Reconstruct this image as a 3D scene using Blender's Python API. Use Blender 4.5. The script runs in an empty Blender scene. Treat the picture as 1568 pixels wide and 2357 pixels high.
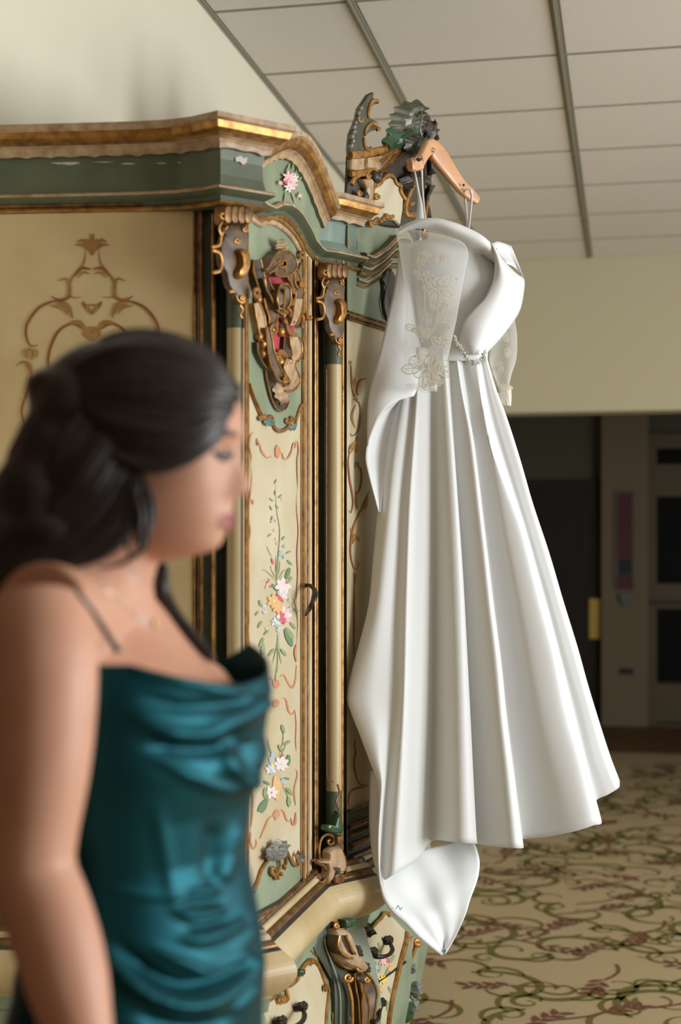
import bpy, bmesh, math, random
import numpy as np
from mathutils import Vector, Matrix

# ------------------------------------------------------------------ camera, world, light, exposure
F, CX, HY, EYE = 3250.0, 784.0, 1231.0, 1.59          # focal length in pixels, principal column, horizon row, eye height
YAW = math.radians(11.54)
SA, CA = math.sin(YAW), math.cos(YAW)
scene = bpy.context.scene
col = scene.collection
cam_data = bpy.data.cameras.new('camera')
cam = bpy.data.objects.new('camera', cam_data); col.objects.link(cam)
cam_data.sensor_fit = 'AUTO'; cam_data.sensor_width = 36.0
cam_data.lens = F / 2357.0 * 36.0
cam_data.shift_y = (HY - 1178.5) / 2357.0
cam_data.clip_start = 0.05; cam_data.clip_end = 100
cam_data.dof.use_dof = True
cam_data.dof.focus_distance = 3.38
cam_data.dof.aperture_fstop = 2.5
cam.location = (0, 0, EYE)
cam.rotation_euler = (math.radians(90), 0, YAW)
scene.camera = cam

world = bpy.data.worlds.new('world'); scene.world = world
world.use_nodes = True
bg = world.node_tree.nodes['Background']
bg.inputs[0].default_value = (0.86, 0.93, 1.0, 1); bg.inputs[1].default_value = 0.5

def area_light(name, loc, rot, sx, sy, power, colr):
    l = bpy.data.lights.new(name, 'AREA'); l.shape = 'RECTANGLE'; l.size = sx; l.size_y = sy
    l.energy = power; l.color = colr
    o = bpy.data.objects.new(name, l); o.location = loc; o.rotation_euler = rot; col.objects.link(o)
    return o
# daylight entering through the four tall windows of the right hand wall (outside the frame)
WIN_Y = (-0.4, 1.95, 4.3, 6.5)
WIN_W = (4, 236, 76, 34)
for wy, we in zip(WIN_Y, WIN_W):
    area_light('window_daylight', (4.42, wy, 1.65), (0, math.radians(97), 0), 2.1, 1.5, we, (0.90, 0.955, 1.0))
scene.view_settings.view_transform = 'Standard'
scene.view_settings.look = 'None'
scene.view_settings.exposure = 0.0
scene.view_settings.gamma = 1.0
scene.view_settings.use_curve_mapping = False
try:
    scene.cycles.use_denoising = True
except Exception:
    pass

# ------------------------------------------------------------------ helpers
def P(px, py, d):
    """the point seen at a photograph position, d metres in front of the camera"""
    t = (px - CX) / F
    return Vector((-SA * d + CA * t * d, CA * d + SA * t * d, EYE + (HY - py) / F * d))
def proj(v):
    d = CA * v[1] - SA * v[0]
    return CX + F * (CA * v[0] + SA * v[1]) / d, HY - F * (v[2] - EYE) / d, d
def lin(c):
    c = c / 255.0
    return c / 12.92 if c <= 0.04045 else ((c + 0.055) / 1.055) ** 2.4
def rgb(r, g, b): return (lin(r), lin(g), lin(b), 1.0)
def smooth(x): x = max(0.0, min(1.0, x)); return x * x * (3 - 2 * x)
def lerp(a, b, t): return a + (b - a) * t
def interp(x, pts):
    if x <= pts[0][0]: return pts[0][1]
    for (x0, y0), (x1, y1) in zip(pts, pts[1:]):
        if x <= x1: return y0 + (y1 - y0) * (x - x0) / (x1 - x0)
    return pts[-1][1]
def spl(pts, n):
    """Catmull-Rom through pts (tuples or Vectors of any one dimension), n samples spread by chord length"""
    p = np.array([tuple(q) for q in pts], float)
    if len(p) == 2: return [p[0] + (p[1] - p[0]) * t for t in np.linspace(0, 1, n)]
    seg = np.sqrt(((p[1:] - p[:-1]) ** 2).sum(1)) + 1e-9
    cum = np.concatenate([[0], np.cumsum(seg)])
    q = np.vstack([2 * p[0] - p[1], p, 2 * p[-1] - p[-2]])
    out = []
    for s in np.linspace(0, cum[-1], n):
        i = min(max(int(np.searchsorted(cum, s, side='right')) - 1, 0), len(p) - 2)
        t = (s - cum[i]) / seg[i]
        a, b, c, d = q[i], q[i + 1], q[i + 2], q[i + 3]
        out.append(0.5 * (2 * b + (c - a) * t + (2 * a - 5 * b + 4 * c - d) * t * t + (3 * b - a - 3 * c + d) * t ** 3))
    return out

class MB:
    """collects verts and faces (each face with a material slot) and links them as ONE mesh object"""
    def __init__(s): s.v, s.f, s.mi, s.m = [], [], [], 0
    def add(s, vs, fs):
        o = len(s.v); s.v.extend([tuple(v) for v in vs])
        for f in fs: s.f.append(tuple(i + o for i in f)); s.mi.append(s.m)
    def grid(s, rows, cu=False, cv=False):
        nv, nu = len(rows), len(rows[0])
        fs = []
        for j in range(nv if cv else nv - 1):
            for i in range(nu if cu else nu - 1):
                a, b = j * nu + i, j * nu + (i + 1) % nu
                c, d = ((j + 1) % nv) * nu + (i + 1) % nu, ((j + 1) % nv) * nu + i
                fs.append((a, b, c, d))
        s.add([p for r in rows for p in r], fs)
    def loft(s, rings, cap=True):
        o = len(s.v); n = len(rings[0])
        s.grid(rings, cu=True)
        if cap:
            s.f.append(tuple(range(o + n - 1, o - 1, -1))); s.mi.append(s.m)
            b = o + n * (len(rings) - 1)
            s.f.append(tuple(range(b, b + n))); s.mi.append(s.m)
    def box(s, c, size, rotz=0.0):
        hx, hy, hz = size[0] / 2, size[1] / 2, size[2] / 2
        ca, sa = math.cos(rotz), math.sin(rotz)
        vs = []
        for z in (-hz, hz):
            for x, y in ((-hx, -hy), (hx, -hy), (hx, hy), (-hx, hy)):
                vs.append((c[0] + x * ca - y * sa, c[1] + x * sa + y * ca, c[2] + z))
        s.add(vs, [(3, 2, 1, 0), (4, 5, 6, 7), (0, 1, 5, 4), (1, 2, 6, 5), (2, 3, 7, 6), (3, 0, 4, 7)])
    def boxb(s, x0, x1, y0, y1, z0, z1): s.box(((x0 + x1) / 2, (y0 + y1) / 2, (z0 + z1) / 2), (abs(x1 - x0), abs(y1 - y0), abs(z1 - z0)))
    def tube(s, path, r, seg=8, flat=1.0, nrm=None, cap=True):
        path = [Vector(tuple(p)) for p in path]; n = len(path)
        rr = [r] * n if not hasattr(r, '__len__') else [interp(i / (n - 1), [(k / (len(r) - 1), q) for k, q in enumerate(r)]) for i in range(n)]
        rings, up = [], None
        for i, p in enumerate(path):
            t = path[min(i + 1, n - 1)] - path[max(i - 1, 0)]
            t = t.normalized() if t.length > 1e-9 else Vector((0, 0, 1))
            if nrm is not None:
                nn = Vector(nrm[i] if isinstance(nrm, list) else nrm)
            else:
                nn = up if up is not None else (Vector((0, 0, 1)) if abs(t.z) < 0.9 else Vector((1, 0, 0)))
            sd = t.cross(nn)
            sd = sd.normalized() if sd.length > 1e-6 else t.orthogonal().normalized()
            up = sd.cross(t).normalized()
            rings.append([p + sd * (rr[i] * math.cos(2 * math.pi * k / seg)) + up * (rr[i] * flat * math.sin(2 * math.pi * k / seg)) for k in range(seg)])
        s.loft(rings, cap)
    def ell(s, c, ax, ay, az, nu=12, nv=8):
        c = Vector(c); ax, ay, az = Vector(ax), Vector(ay), Vector(az)
        rings = []
        for j in range(nv + 1):
            ph = -math.pi / 2 + math.pi * (0.02 + 0.96 * j / nv)
            rings.append([c + ax * (math.cos(ph) * math.cos(2 * math.pi * i / nu)) + ay * (math.cos(ph) * math.sin(2 * math.pi * i / nu)) + az * math.sin(ph) for i in range(nu)])
        s.loft(rings)
    def ball(s, c, r, nu=12, nv=8): s.ell(c, (r, 0, 0), (0, r, 0), (0, 0, r), nu, nv)
    def prism(s, front, back):
        n = len(front); o = len(s.v)
        s.v.extend([tuple(p) for p in front]); s.v.extend([tuple(p) for p in back])
        s.f.append(tuple(range(o, o + n))); s.mi.append(s.m)
        s.f.append(tuple(range(o + 2 * n - 1, o + n - 1, -1))); s.mi.append(s.m)
        for i in range(n):
            j = (i + 1) % n
            s.f.append((o + j, o + i, o + n + i, o + n + j)); s.mi.append(s.m)
    def build(s, name, mats, parent=None, sharp=38, label=None, fix=True):
        me = bpy.data.meshes.new(name)
        me.from_pydata(s.v, [], s.f); me.update()
        ml = mats if isinstance(mats, (list, tuple)) else [mats]
        for m in ml: me.materials.append(m)
        me.polygons.foreach_set('material_index', [min(i, len(ml) - 1) for i in s.mi])
        if fix:
            bm = bmesh.new(); bm.from_mesh(me); bmesh.ops.recalc_face_normals(bm, faces=bm.faces); bm.to_mesh(me); bm.free()
        me.polygons.foreach_set('use_smooth', [True] * len(me.polygons))
        if sharp: me.set_sharp_from_angle(angle=math.radians(sharp))
        o = bpy.data.objects.new(name, me); col.objects.link(o)
        if parent is not None: attach(o, parent)
        if label: o['label'] = label
        return o
    def split(s):
        """one builder per connected piece"""
        up = list(range(len(s.v)))
        def find(i):
            while up[i] != i: up[i] = up[up[i]]; i = up[i]
            return i
        for f in s.f:
            a = find(f[0])
            for i in f[1:]: up[find(i)] = a
        groups = {}
        for f, m in zip(s.f, s.mi): groups.setdefault(find(f[0]), []).append((f, m))
        out = []
        for fs in groups.values():
            q = MB(); idx = {}
            for f, m in fs:
                for i in f:
                    if i not in idx: idx[i] = len(q.v); q.v.append(s.v[i])
                q.f.append(tuple(idx[i] for i in f)); q.mi.append(m)
            out.append(q)
        return out
    def each(s, name, mats, parent=None, sharp=38):
        """every connected piece becomes an object of its own"""
        return [q.build(name, mats, parent, sharp) for q in s.split()]
def attach(o, parent):
    """every mesh is modelled in world coordinates, so only a placed Empty needs undoing"""
    o.parent = parent
    o.matrix_parent_inverse = Matrix.Translation(-parent.location) if parent.type == 'EMPTY' else Matrix.Identity(4)
def empty(name, loc, label=None, cat=None, group=None):
    o = bpy.data.objects.new(name, None); o.location = loc; col.objects.link(o)
    tag(o, label, cat, group); return o
def tag(o, label=None, cat=None, group=None, kind=None):
    if label: o['label'] = label
    if cat: o['category'] = cat
    if group: o['group'] = group
    if kind: o['kind'] = kind
    return o
def solidify(o, th, offset=0.0):
    m = o.modifiers.new('thickness', 'SOLIDIFY'); m.thickness = th; m.offset = offset
def subsurf(o, n=1):
    m = o.modifiers.new('smooth', 'SUBSURF'); m.levels = n; m.render_levels = n

# ------------------------------------------------------------------ materials (all procedural)
def mat(name, c, rough=0.6, metal=0.0, c2=None, scale=12.0, amt=0.5, bump=0.0, bscale=60.0, spec=0.5, sss=0.0, alpha=1.0, sheen=0.0, stretch=None, coat=0.0, lo=0.35, hi=0.7):
    m = bpy.data.materials.new(name); m.use_nodes = True
    nt = m.node_tree; b = nt.nodes['Principled BSDF']
    b.inputs['Roughness'].default_value = rough; b.inputs['Metallic'].default_value = metal
    b.inputs['Specular IOR Level'].default_value = spec
    b.inputs['Base Color'].default_value = rgb(*c)
    if coat: b.inputs['Coat Weight'].default_value = coat; b.inputs['Coat Roughness'].default_value = 0.25
    if sss: b.inputs['Subsurface Weight'].default_value = sss; b.inputs['Subsurface Radius'].default_value = (0.012, 0.005, 0.003)
    if sheen: b.inputs['Sheen Weight'].default_value = sheen
    if alpha < 1: b.inputs['Alpha'].default_value = alpha
    tc = nt.nodes.new('ShaderNodeTexCoord'); vec = tc.outputs['Object']
    if stretch:
        mp = nt.nodes.new('ShaderNodeMapping'); mp.inputs['Scale'].default_value = stretch
        nt.links.new(vec, mp.inputs['Vector']); vec = mp.outputs['Vector']
    if c2 is not None:
        n = nt.nodes.new('ShaderNodeTexNoise'); n.inputs['Scale'].default_value = scale; n.inputs['Detail'].default_value = 6
        nt.links.new(vec, n.inputs['Vector'])
        r = nt.nodes.new('ShaderNodeValToRGB')
        r.color_ramp.elements[0].position = lo; r.color_ramp.elements[1].position = hi
        r.color_ramp.elements[0].color = rgb(*c)
        r.color_ramp.elements[1].color = rgb(*[lerp(a, q, amt) for a, q in zip(c, c2)])
        nt.links.new(n.outputs['Fac'], r.inputs['Fac']); nt.links.new(r.outputs['Color'], b.inputs['Base Color'])
    if bump:
        n2 = nt.nodes.new('ShaderNodeTexNoise'); n2.inputs['Scale'].default_value = bscale; n2.inputs['Detail'].default_value = 4
        nt.links.new(vec, n2.inputs['Vector'])
        bp = nt.nodes.new('ShaderNodeBump'); bp.inputs['Strength'].default_value = bump; bp.inputs['Distance'].default_value = 0.004
        nt.links.new(n2.outputs['Fac'], bp.inputs['Height']); nt.links.new(bp.outputs['Normal'], b.inputs['Normal'])
    return m
M = {}
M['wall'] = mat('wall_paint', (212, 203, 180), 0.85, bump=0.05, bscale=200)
M['soffit'] = mat('soffit_paint', (190, 180, 150), 0.85)
M['tile'] = mat('ceiling_tile_fibre', (226, 219, 208), 0.9, c2=(214, 206, 194), scale=180, amt=0.7, bump=0.25, bscale=350)
M['tee'] = mat('ceiling_tee_paint', (140, 136, 118), 0.6)
M['carpet'] = mat('carpet_ground', (186, 166, 130), 0.95, c2=(164, 144, 110), scale=300, amt=0.8, bump=0.3, bscale=700, spec=0.1)
M['vine'] = mat('carpet_vine', (98, 92, 46), 0.95, c2=(130, 118, 70), scale=200, amt=0.8, spec=0.1)
M['sprig'] = mat('carpet_sprig', (112, 66, 56), 0.95, c2=(130, 90, 72), scale=200, amt=0.7, spec=0.1)
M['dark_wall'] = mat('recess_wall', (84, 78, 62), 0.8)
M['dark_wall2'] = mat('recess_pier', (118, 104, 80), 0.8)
M['dark_wood'] = mat('dark_door_wood', (46, 34, 24), 0.8, c2=(30, 22, 16), scale=6, amt=0.8, stretch=(4, 4, 0.6))
M['skirt_wood'] = mat('brown_base_wood', (110, 76, 44), 0.6)
M['glass_dark'] = mat('dark_glazing', (10, 12, 11), 0.5, spec=0.1)
M['brass'] = mat('brass', (186, 160, 84), 0.4, 0.7)
M['poster_red'] = mat('dull_red_print', (92, 46, 50), 0.8)
M['poster_dark'] = mat('dark_print', (40, 36, 36), 0.7)
M['pale'] = mat('pale_plastic', (104, 100, 98), 0.7)
M['green'] = mat('frieze_green', (92, 100, 76), 0.5, c2=(68, 76, 56), scale=9, amt=0.8, bump=0.06, bscale=40)
M['sage'] = mat('sage_paint', (138, 148, 122), 0.5, c2=(106, 114, 88), scale=7, amt=0.7, bump=0.05, bscale=40)
M['dkgreen'] = mat('stile_green', (66, 72, 54), 0.5, c2=(46, 50, 36), scale=9, amt=0.8)
M['cream'] = mat('cream_paint', (196, 185, 157), 0.5, c2=(176, 157, 118), scale=5, amt=0.8, bump=0.04, bscale=40)
M['cream_end'] = mat('aged_cream_paint', (206, 184, 140), 0.55, c2=(184, 158, 110), scale=5, amt=0.8, bump=0.04, bscale=40)
M['cream_col'] = mat('column_cream', (196, 178, 138), 0.42, c2=(168, 138, 90), scale=7, amt=0.8, stretch=(1, 1, 0.25))
M['gold'] = mat('antique_gold', (186, 134, 66), 0.36, 0.55, c2=(104, 70, 34), scale=45, amt=0.8, bump=0.1, bscale=120)
M['gold_dark'] = mat('dark_gold', (140, 98, 50), 0.4, 0.5, c2=(62, 44, 26), scale=50, amt=0.85, bump=0.12, bscale=120)
M['tan'] = mat('worn_gilt_tan', (184, 156, 122), 0.5, c2=(132, 98, 62), scale=40, amt=0.8, bump=0.1, bscale=120)
M['brown'] = mat('carved_brown', (112, 88, 62), 0.45, c2=(58, 44, 32), scale=35, amt=0.8, bump=0.12, bscale=90)
M['umber'] = mat('carved_umber', (62, 52, 40), 0.45, c2=(36, 32, 26), scale=35, amt=0.8, bump=0.12, bscale=90)
M['leafgreen'] = mat('leaf_green_lacquer', (40, 78, 52), 0.3, c2=(60, 66, 40), scale=30, amt=0.6)
M['mossy'] = mat('carved_moss', (78, 74, 52), 0.5, c2=(46, 46, 34), scale=40, amt=0.85, bump=0.2, bscale=90)
M['silverleaf'] = mat('worn_silver_leaf', (136, 134, 126), 0.45, 0.2, c2=(84, 84, 78), scale=40, amt=0.8)
M['red'] = mat('crimson_cloth', (176, 30, 44), 0.8, c2=(140, 18, 32), scale=60, amt=0.6, sheen=0.3)
M['chip'] = mat('bare_plaster_chip', (196, 186, 176), 0.8)
M['iron'] = mat('dark_bronze', (62, 54, 44), 0.4, 0.6, c2=(36, 32, 28), scale=40, amt=0.7)
M['paintbrown'] = mat('scroll_paint_brown', (150, 92, 44), 0.6, c2=(116, 62, 28), scale=30, amt=0.8)
M['paintochre'] = mat('scroll_paint_ochre', (168, 128, 66), 0.6, c2=(140, 98, 44), scale=30, amt=0.8)
M['paintred'] = mat('scroll_paint_red', (184, 116, 84), 0.6, c2=(204, 152, 110), scale=30, amt=0.8)
M['p_green'] = mat('painted_leaf', (124, 140, 92), 0.6, c2=(152, 160, 118), scale=60, amt=0.8)
M['p_dgreen'] = mat('painted_dark_leaf', (98, 124, 88), 0.6)
M['p_white'] = mat('painted_white_petal', (216, 208, 200), 0.6, c2=(208, 188, 188), scale=90, amt=0.8)
M['p_pink'] = mat('painted_pink_petal', (220, 160, 160), 0.6, c2=(226, 196, 190), scale=90, amt=0.8)
M['p_red'] = mat('painted_crimson', (198, 88, 98), 0.6)
M['p_orange'] = mat('painted_orange_petal', (206, 156, 96), 0.6, c2=(218, 182, 130), scale=90, amt=0.8)
M['p_blue'] = mat('painted_blue_petal', (146, 170, 182), 0.6, c2=(176, 188, 190), scale=90, amt=0.8)
M['p_yellow'] = mat('painted_yellow', (224, 190, 70), 0.6)
# ------------------------------------------------------------------ the room
CEIL = EYE + 1.617
XW, XR, YB, YS, YR = -1.271, 4.5, -3.5, 8.32, 12.1     # left wall, right wall, rear wall, soffit plane, recess back wall
def WY(px, py, Y):
    t = (px - CX) / F
    return P(px, py, Y / (CA + SA * t))
def struct(name, mb, mats, label=None, sharp=30):
    o = mb.build(name, mats, None, sharp); o['kind'] = 'structure'
    if label: o['label'] = label
    return o

b = MB(); b.boxb(XW - 0.3, XR + 0.2, YB - 0.2, YR + 0.2, -0.1, 0.0)
floor = struct('floor', b, M['carpet'], 'beige carpet with olive scrolling vines and dark red sprigs')
M['bounce_brown'] = mat('unseen_bounce_brown', (96, 66, 44), 0.7, c2=(76, 50, 34), scale=5, amt=.8, stretch=(4, 4, .5))  # invented brown for unseen walls, to dim and warm their bounced light
b = MB(); b.boxb(XW - 0.15, XW, YB - 0.2, 2.2, 0, CEIL + 0.1)
struct('wall_near', b, M['bounce_brown'])  # unseen stretch of the left wall, browned to darken the woman's near side
b = MB(); b.boxb(XW - 0.15, XW, 2.2, YR + 0.2, 0, CEIL + 0.1)
struct('wall_left', b, M['wall'], 'plain cream wall rising behind the painted wardrobe')
b = MB(); b.boxb(XW, XR, YB - 0.15, YB, 0, CEIL)
struct('wall_rear', b, M['bounce_brown'])  # unseen wall behind the camera, its dark finish added to cut bounce
# right wall with four window openings
b = MB()
edges = []
for wy in WIN_Y: edges += [wy - 0.75, wy + 0.75]
b.boxb(XR, XR + 0.15, YB, YR, 0, 0.58); b.boxb(XR, XR + 0.15, YB, YR, 2.72, CEIL)
ys = [YB] + edges + [YR]
for i in range(0, len(ys), 2): b.boxb(XR, XR + 0.15, ys[i], ys[i + 1], 0.58, 2.72)
struct('wall_right', b, mat('right_wall_paint', (150, 138, 116), 0.85))
# bulkhead over the recess, and the recess itself
b = MB(); b.boxb(XW, XR, YS, YS + 0.25, 2.307, CEIL)
struct('wall_back', b, M['soffit'], 'pale olive bulkhead above the dark recess at the back')
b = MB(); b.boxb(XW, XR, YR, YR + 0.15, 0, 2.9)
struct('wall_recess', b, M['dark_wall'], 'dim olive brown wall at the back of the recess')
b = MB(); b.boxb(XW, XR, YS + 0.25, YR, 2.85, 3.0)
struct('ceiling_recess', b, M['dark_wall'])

# ceiling: slab, hung tiles and tee bars (2 ft grid)
b = MB(); b.boxb(XW - 0.15, XR + 0.15, YB - 0.15, YS + 0.25, CEIL + 0.012, CEIL + 0.1)
ceiling = struct('ceiling', b, M['tile'], 'suspended ceiling of square pale tiles in a grey grid')
G = 0.605
xs = [XW] + [-0.827 + G * k for k in range(0, 8)]
ysl = [4.803 + G * k for k in range(-4, 6)]
tile_mesh = {}
for i in range(len(xs) - 1):
    for j in range(len(ysl)):
        x0, x1 = xs[i], xs[i + 1]; y0 = ysl[j]; y1 = min(ysl[j] + G, YS)
        if y1 - y0 < 0.1: continue
        key = (round(x1 - x0, 3), round(y1 - y0, 3))
        if key in tile_mesh:
            o = tile_mesh[key].copy(); col.objects.link(o)
        else:
            w, l = x1 - x0 - 0.03, y1 - y0 - 0.012
            b = MB(); b.loft([[(-w / 2, -l / 2, 0.011), (w / 2, -l / 2, 0.011), (w / 2, l / 2, 0.011), (-w / 2, l / 2, 0.011)],
                              [(-w / 2, -l / 2, -0.001), (w / 2, -l / 2, -0.001), (w / 2, l / 2, -0.001), (-w / 2, l / 2, -0.001)],
                              [(-w / 2 + .004, -l / 2 + .004, -0.003), (w / 2 - .004, -l / 2 + .004, -0.003), (w / 2 - .004, l / 2 - .004, -0.003), (-w / 2 + .004, l / 2 - .004, -0.003)]])
            o = b.build('ceiling_tile', M['tile'], ceiling, 20); tile_mesh[key] = o
        attach(o, ceiling)
        o.location = ((x0 + x1) / 2, (y0 + y1) / 2, CEIL + 0.001)
for k, x in enumerate(xs):
    b = MB(); b.boxb(x - 0.012, x + 0.012, ysl[0], YS, CEIL - 0.006, CEIL + 0.012); b.boxb(x - 0.003, x + 0.003, ysl[0], YS, CEIL - 0.012, CEIL - 0.005)
    b.build('tee_bar', M['tee'], ceiling, 30)
for y in ysl:
    b = MB(); b.boxb(XW, xs[-1], y - 0.0045, y + 0.0045, CEIL - 0.004, CEIL + 0.012)
    b.build('cross_tee', M['tee'], ceiling, 30)

# carpet scrolls: flat woven shapes lying in the pile
rnd = random.Random(5)
def ribbon(mb, pts, w, z):
    n = len(pts); rows = [[], []]
    for i, p in enumerate(pts):
        a, c = pts[max(i - 1, 0)], pts[min(i + 1, n - 1)]
        dx, dy = c[0] - a[0], c[1] - a[1]; L = math.hypot(dx, dy) + 1e-9
        ww = w(i / (n - 1))
        rows[0].append((p[0] - dy / L * ww, p[1] + dx / L * ww, z)); rows[1].append((p[0] + dy / L * ww, p[1] - dx / L * ww, z))
    mb.grid(rows)
def curl(mb, x, y, ang, R, sgn, w, turns=1.15, z=0.0012):
    """a C-scroll: starts as an arc and winds into a spiral"""
    pts = []
    n = 22; px_, py_, a = x, y, ang
    L = R * 2 * math.pi * turns * 0.62
    for i in range(n):
        t = i / (n - 1); pts.append((px_, py_))
        k = sgn / (R * (1.25 - 0.95 * t))
        a += k * L / n; px_ += math.cos(a) * L / n; py_ += math.sin(a) * L / n
    ribbon(mb, pts, lambda t: w * (0.35 + 1.0 * math.sin(math.pi * min(1, t * 1.1 + 0.05)) ** 0.8) if t < 0.97 else w * 0.9, z)
    return pts
vb, sb = MB(), MB()
def leafflat(mb, x, y, ang, l, w, z):
    ribbon(mb, [(x + math.cos(ang) * l * t + math.sin(ang) * 0.12 * l * math.sin(3 * t), y + math.sin(ang) * l * t) for t in (0, .2, .4, .6, .8, 1)], lambda t: w * math.sin(math.pi * min(max(t, 0.03), 0.97)), z)
cell = 0.34
for i in range(-4, 12):
    for j in range(6, 30):
        x = i * cell + (j % 2) * cell / 2 + rnd.uniform(-.06, .06); y = j * cell + rnd.uniform(-.06, .06)
        if x < XW + 0.1 or y > 9.9 or x > 3.6: continue
        if math.degrees(math.atan2(x, y)) < -14 or math.degrees(math.atan2(x, y)) > 24: continue
        a = rnd.uniform(0, 6.28); sg = rnd.choice((-1, 1)); R = rnd.uniform(0.12, 0.21)
        pts = curl(vb, x, y, a, R, sg, 0.012)
        q = pts[6]; curl(vb, q[0], q[1], a + sg * 0.2 - sg * 1.3, R * 0.55, -sg, 0.008)
        q = pts[2]; curl(vb, q[0], q[1], a - sg * 1.0, R * 0.75, -sg, 0.008, 0.8)
        q = pts[11]; curl(vb, q[0], q[1], a + sg * 1.6, R * 0.4, -sg, 0.007)
        for k in range(3):
            q = pts[3 + 5 * k]; leafflat(vb, q[0], q[1], rnd.uniform(0, 6.28), 0.07, 0.010, 0.0016)
        # sprig of red leaves
        sx, sy, sa = x + rnd.uniform(-.16, .16), y + rnd.uniform(-.16, .16), rnd.uniform(0, 6.28)
        for k in range(7):
            u = k * 0.024; s_ = 1 if k % 2 else -1
            leafflat(sb, sx + math.cos(sa) * u, sy + math.sin(sa) * u, sa + s_ * 0.7, 0.062, 0.013, 0.0022)
        if rnd.random() < 0.7:
            ribbon(sb, [(sx + math.cos(sa) * (-0.2 + 0.2 * t) + 0.03 * math.sin(3 * t), sy + math.sin(sa) * (-0.2 + 0.2 * t)) for t in (0, .25, .5, .75, 1)], lambda t: 0.006, 0.002)
o = vb.build('carpet_vines', M['vine'], floor, 0, fix=False); o['kind'] = 'stuff'
o = sb.build('carpet_sprigs', M['sprig'], floor, 0, fix=False); o['kind'] = 'stuff'

# recess: doors, pier, print, push bar
def plate(mb, x0, y0, x1, y1, Y, th):
    a, c = WY(x0, y0, Y), WY(x1, y1, Y)
    mb.boxb(a.x, c.x, Y - th, Y, min(a.z, c.z), max(a.z, c.z))
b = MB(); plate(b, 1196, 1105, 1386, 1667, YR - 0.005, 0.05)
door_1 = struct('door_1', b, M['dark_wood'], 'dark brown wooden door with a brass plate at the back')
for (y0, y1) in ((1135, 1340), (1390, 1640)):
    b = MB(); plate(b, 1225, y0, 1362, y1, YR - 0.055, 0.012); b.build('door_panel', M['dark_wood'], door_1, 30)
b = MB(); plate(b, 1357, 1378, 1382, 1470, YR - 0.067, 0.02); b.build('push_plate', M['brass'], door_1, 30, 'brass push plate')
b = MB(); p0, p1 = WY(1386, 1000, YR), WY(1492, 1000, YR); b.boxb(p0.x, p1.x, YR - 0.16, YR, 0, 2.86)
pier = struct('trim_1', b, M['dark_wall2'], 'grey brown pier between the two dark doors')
b = MB(); plate(b, 1416, 1128, 1462, 1362, YR - 0.165, 0.02)
pb = b.build('wall_print', M['pale'], None, 30); tag(pb, 'narrow dull red print on the pier between the dark doors', 'poster')
b = MB(); plate(b, 1421, 1133, 1457, 1285, YR - 0.185, 0.006); b.build('print_field', M['poster_red'], pb, 30)
b = MB(); plate(b, 1423, 1286, 1456, 1322, YR - 0.185, 0.006); b.build('print_field', M['poster_dark'], pb, 30)
b = MB(); plate(b, 1421, 1323, 1458, 1357, YR - 0.185, 0.006); b.build('print_field', M['poster_red'], pb, 30)
b = MB(); plate(b, 1428, 1366, 1460, 1383, YR - 0.163, 0.05); plate(b, 1432, 1384, 1456, 1396, YR - 0.163, 0.03)
tag(b.build('wall_dispenser', M['pale'], None, 30), 'small pale box under the red print on the pier', 'box')
b = MB(); plate(b, 1428, 1538, 1458, 1552, YR - 0.163, 0.02)
tag(b.build('wall_vent', M['poster_dark'], None, 30), 'small dark slot low on the pier', 'vent')
# glazed double door at the right
b = MB(); q0, q1 = WY(1494, 1660, YR), WY(1790, 1020, YR)
for (x0, y0, x1, y1) in ((1492, 1000, 1512, 1665), (1512, 1000, 1800, 1030), (1512, 1070, 1800, 1142), (1512, 1343, 1800, 1402), (1512, 1572, 1800, 1665), (1690, 1030, 1710, 1665)):
    plate(b, x0, y0, x1, y1, YR - 0.003, 0.07)
door_2 = struct('door_2', b, mat('door_rail_brown', (92, 76, 50), 0.6), 'dark glazed door with brown rails beside the pier')
for (y0, y1) in ((1030, 1070), (1142, 1343), (1402, 1572)):
    for (x0, x1) in ((1512, 1690), (1710, 1800)):
        b = MB(); plate(b, x0, y0, x1, y1, YR - 0.02, 0.015); b.build('pane', M['glass_dark'], door_2, 30)
b = MB(); plate(b, 1486, 1383, 1690, 1391, YR - 0.09, 0.03); b.build('push_bar', M['iron'], door_2, 30, 'dark push bar')
b = MB(); b.boxb(XW, XR, 10.5, YR - 0.17, 0.0, 0.004)
struct('trim_2', b, M['skirt_wood'], 'brown strip of floor in front of the dark doors')
# ------------------------------------------------------------------ the painted wardrobe
YC = 3.77                                             # its middle
W = empty('wardrobe', (-0.98, YC, 0), 'tall green and cream painted wardrobe with gilt carving standing against the left wall', 'wardrobe')
def bowx(Y, x0=-0.67, amp=0.085): return x0 + amp * math.sin(max(0.0, min(1.0, (Y - 3.32) / 0.9)) * math.pi)
class Surf:
    """a front surface X = fx(Y, z); at() finds where the line of sight through a photograph position meets it"""
    def __init__(s, fx): s.fx = fx
    def at(s, px, py, off=0.0):
        lo, hi = 2.2, 4.6
        g = lambda d: (lambda p: p.x - s.fx(p.y, p.z) - off)(P(px, py, d))
        for k in range(24):
            d = lo + (hi - lo) * (k + 1) / 24
            if g(d) < 0: hi = d; lo = d - (4.6 - 2.2) / 24; break
        else: lo = hi = 3.6
        for _ in range(26):
            m = (lo + hi) / 2
            if g(m) > 0: lo = m
            else: hi = m
        return P(px, py, (lo + hi) / 2)
    def n(s, p):
        e = 0.004
        dy = (s.fx(p.y + e, p.z) - s.fx(p.y - e, p.z)) / (2 * e); dz = (s.fx(p.y, p.z + e) - s.fx(p.y, p.z - e)) / (2 * e)
        return Vector((1, -dy, -dz)).normalized()
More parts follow.
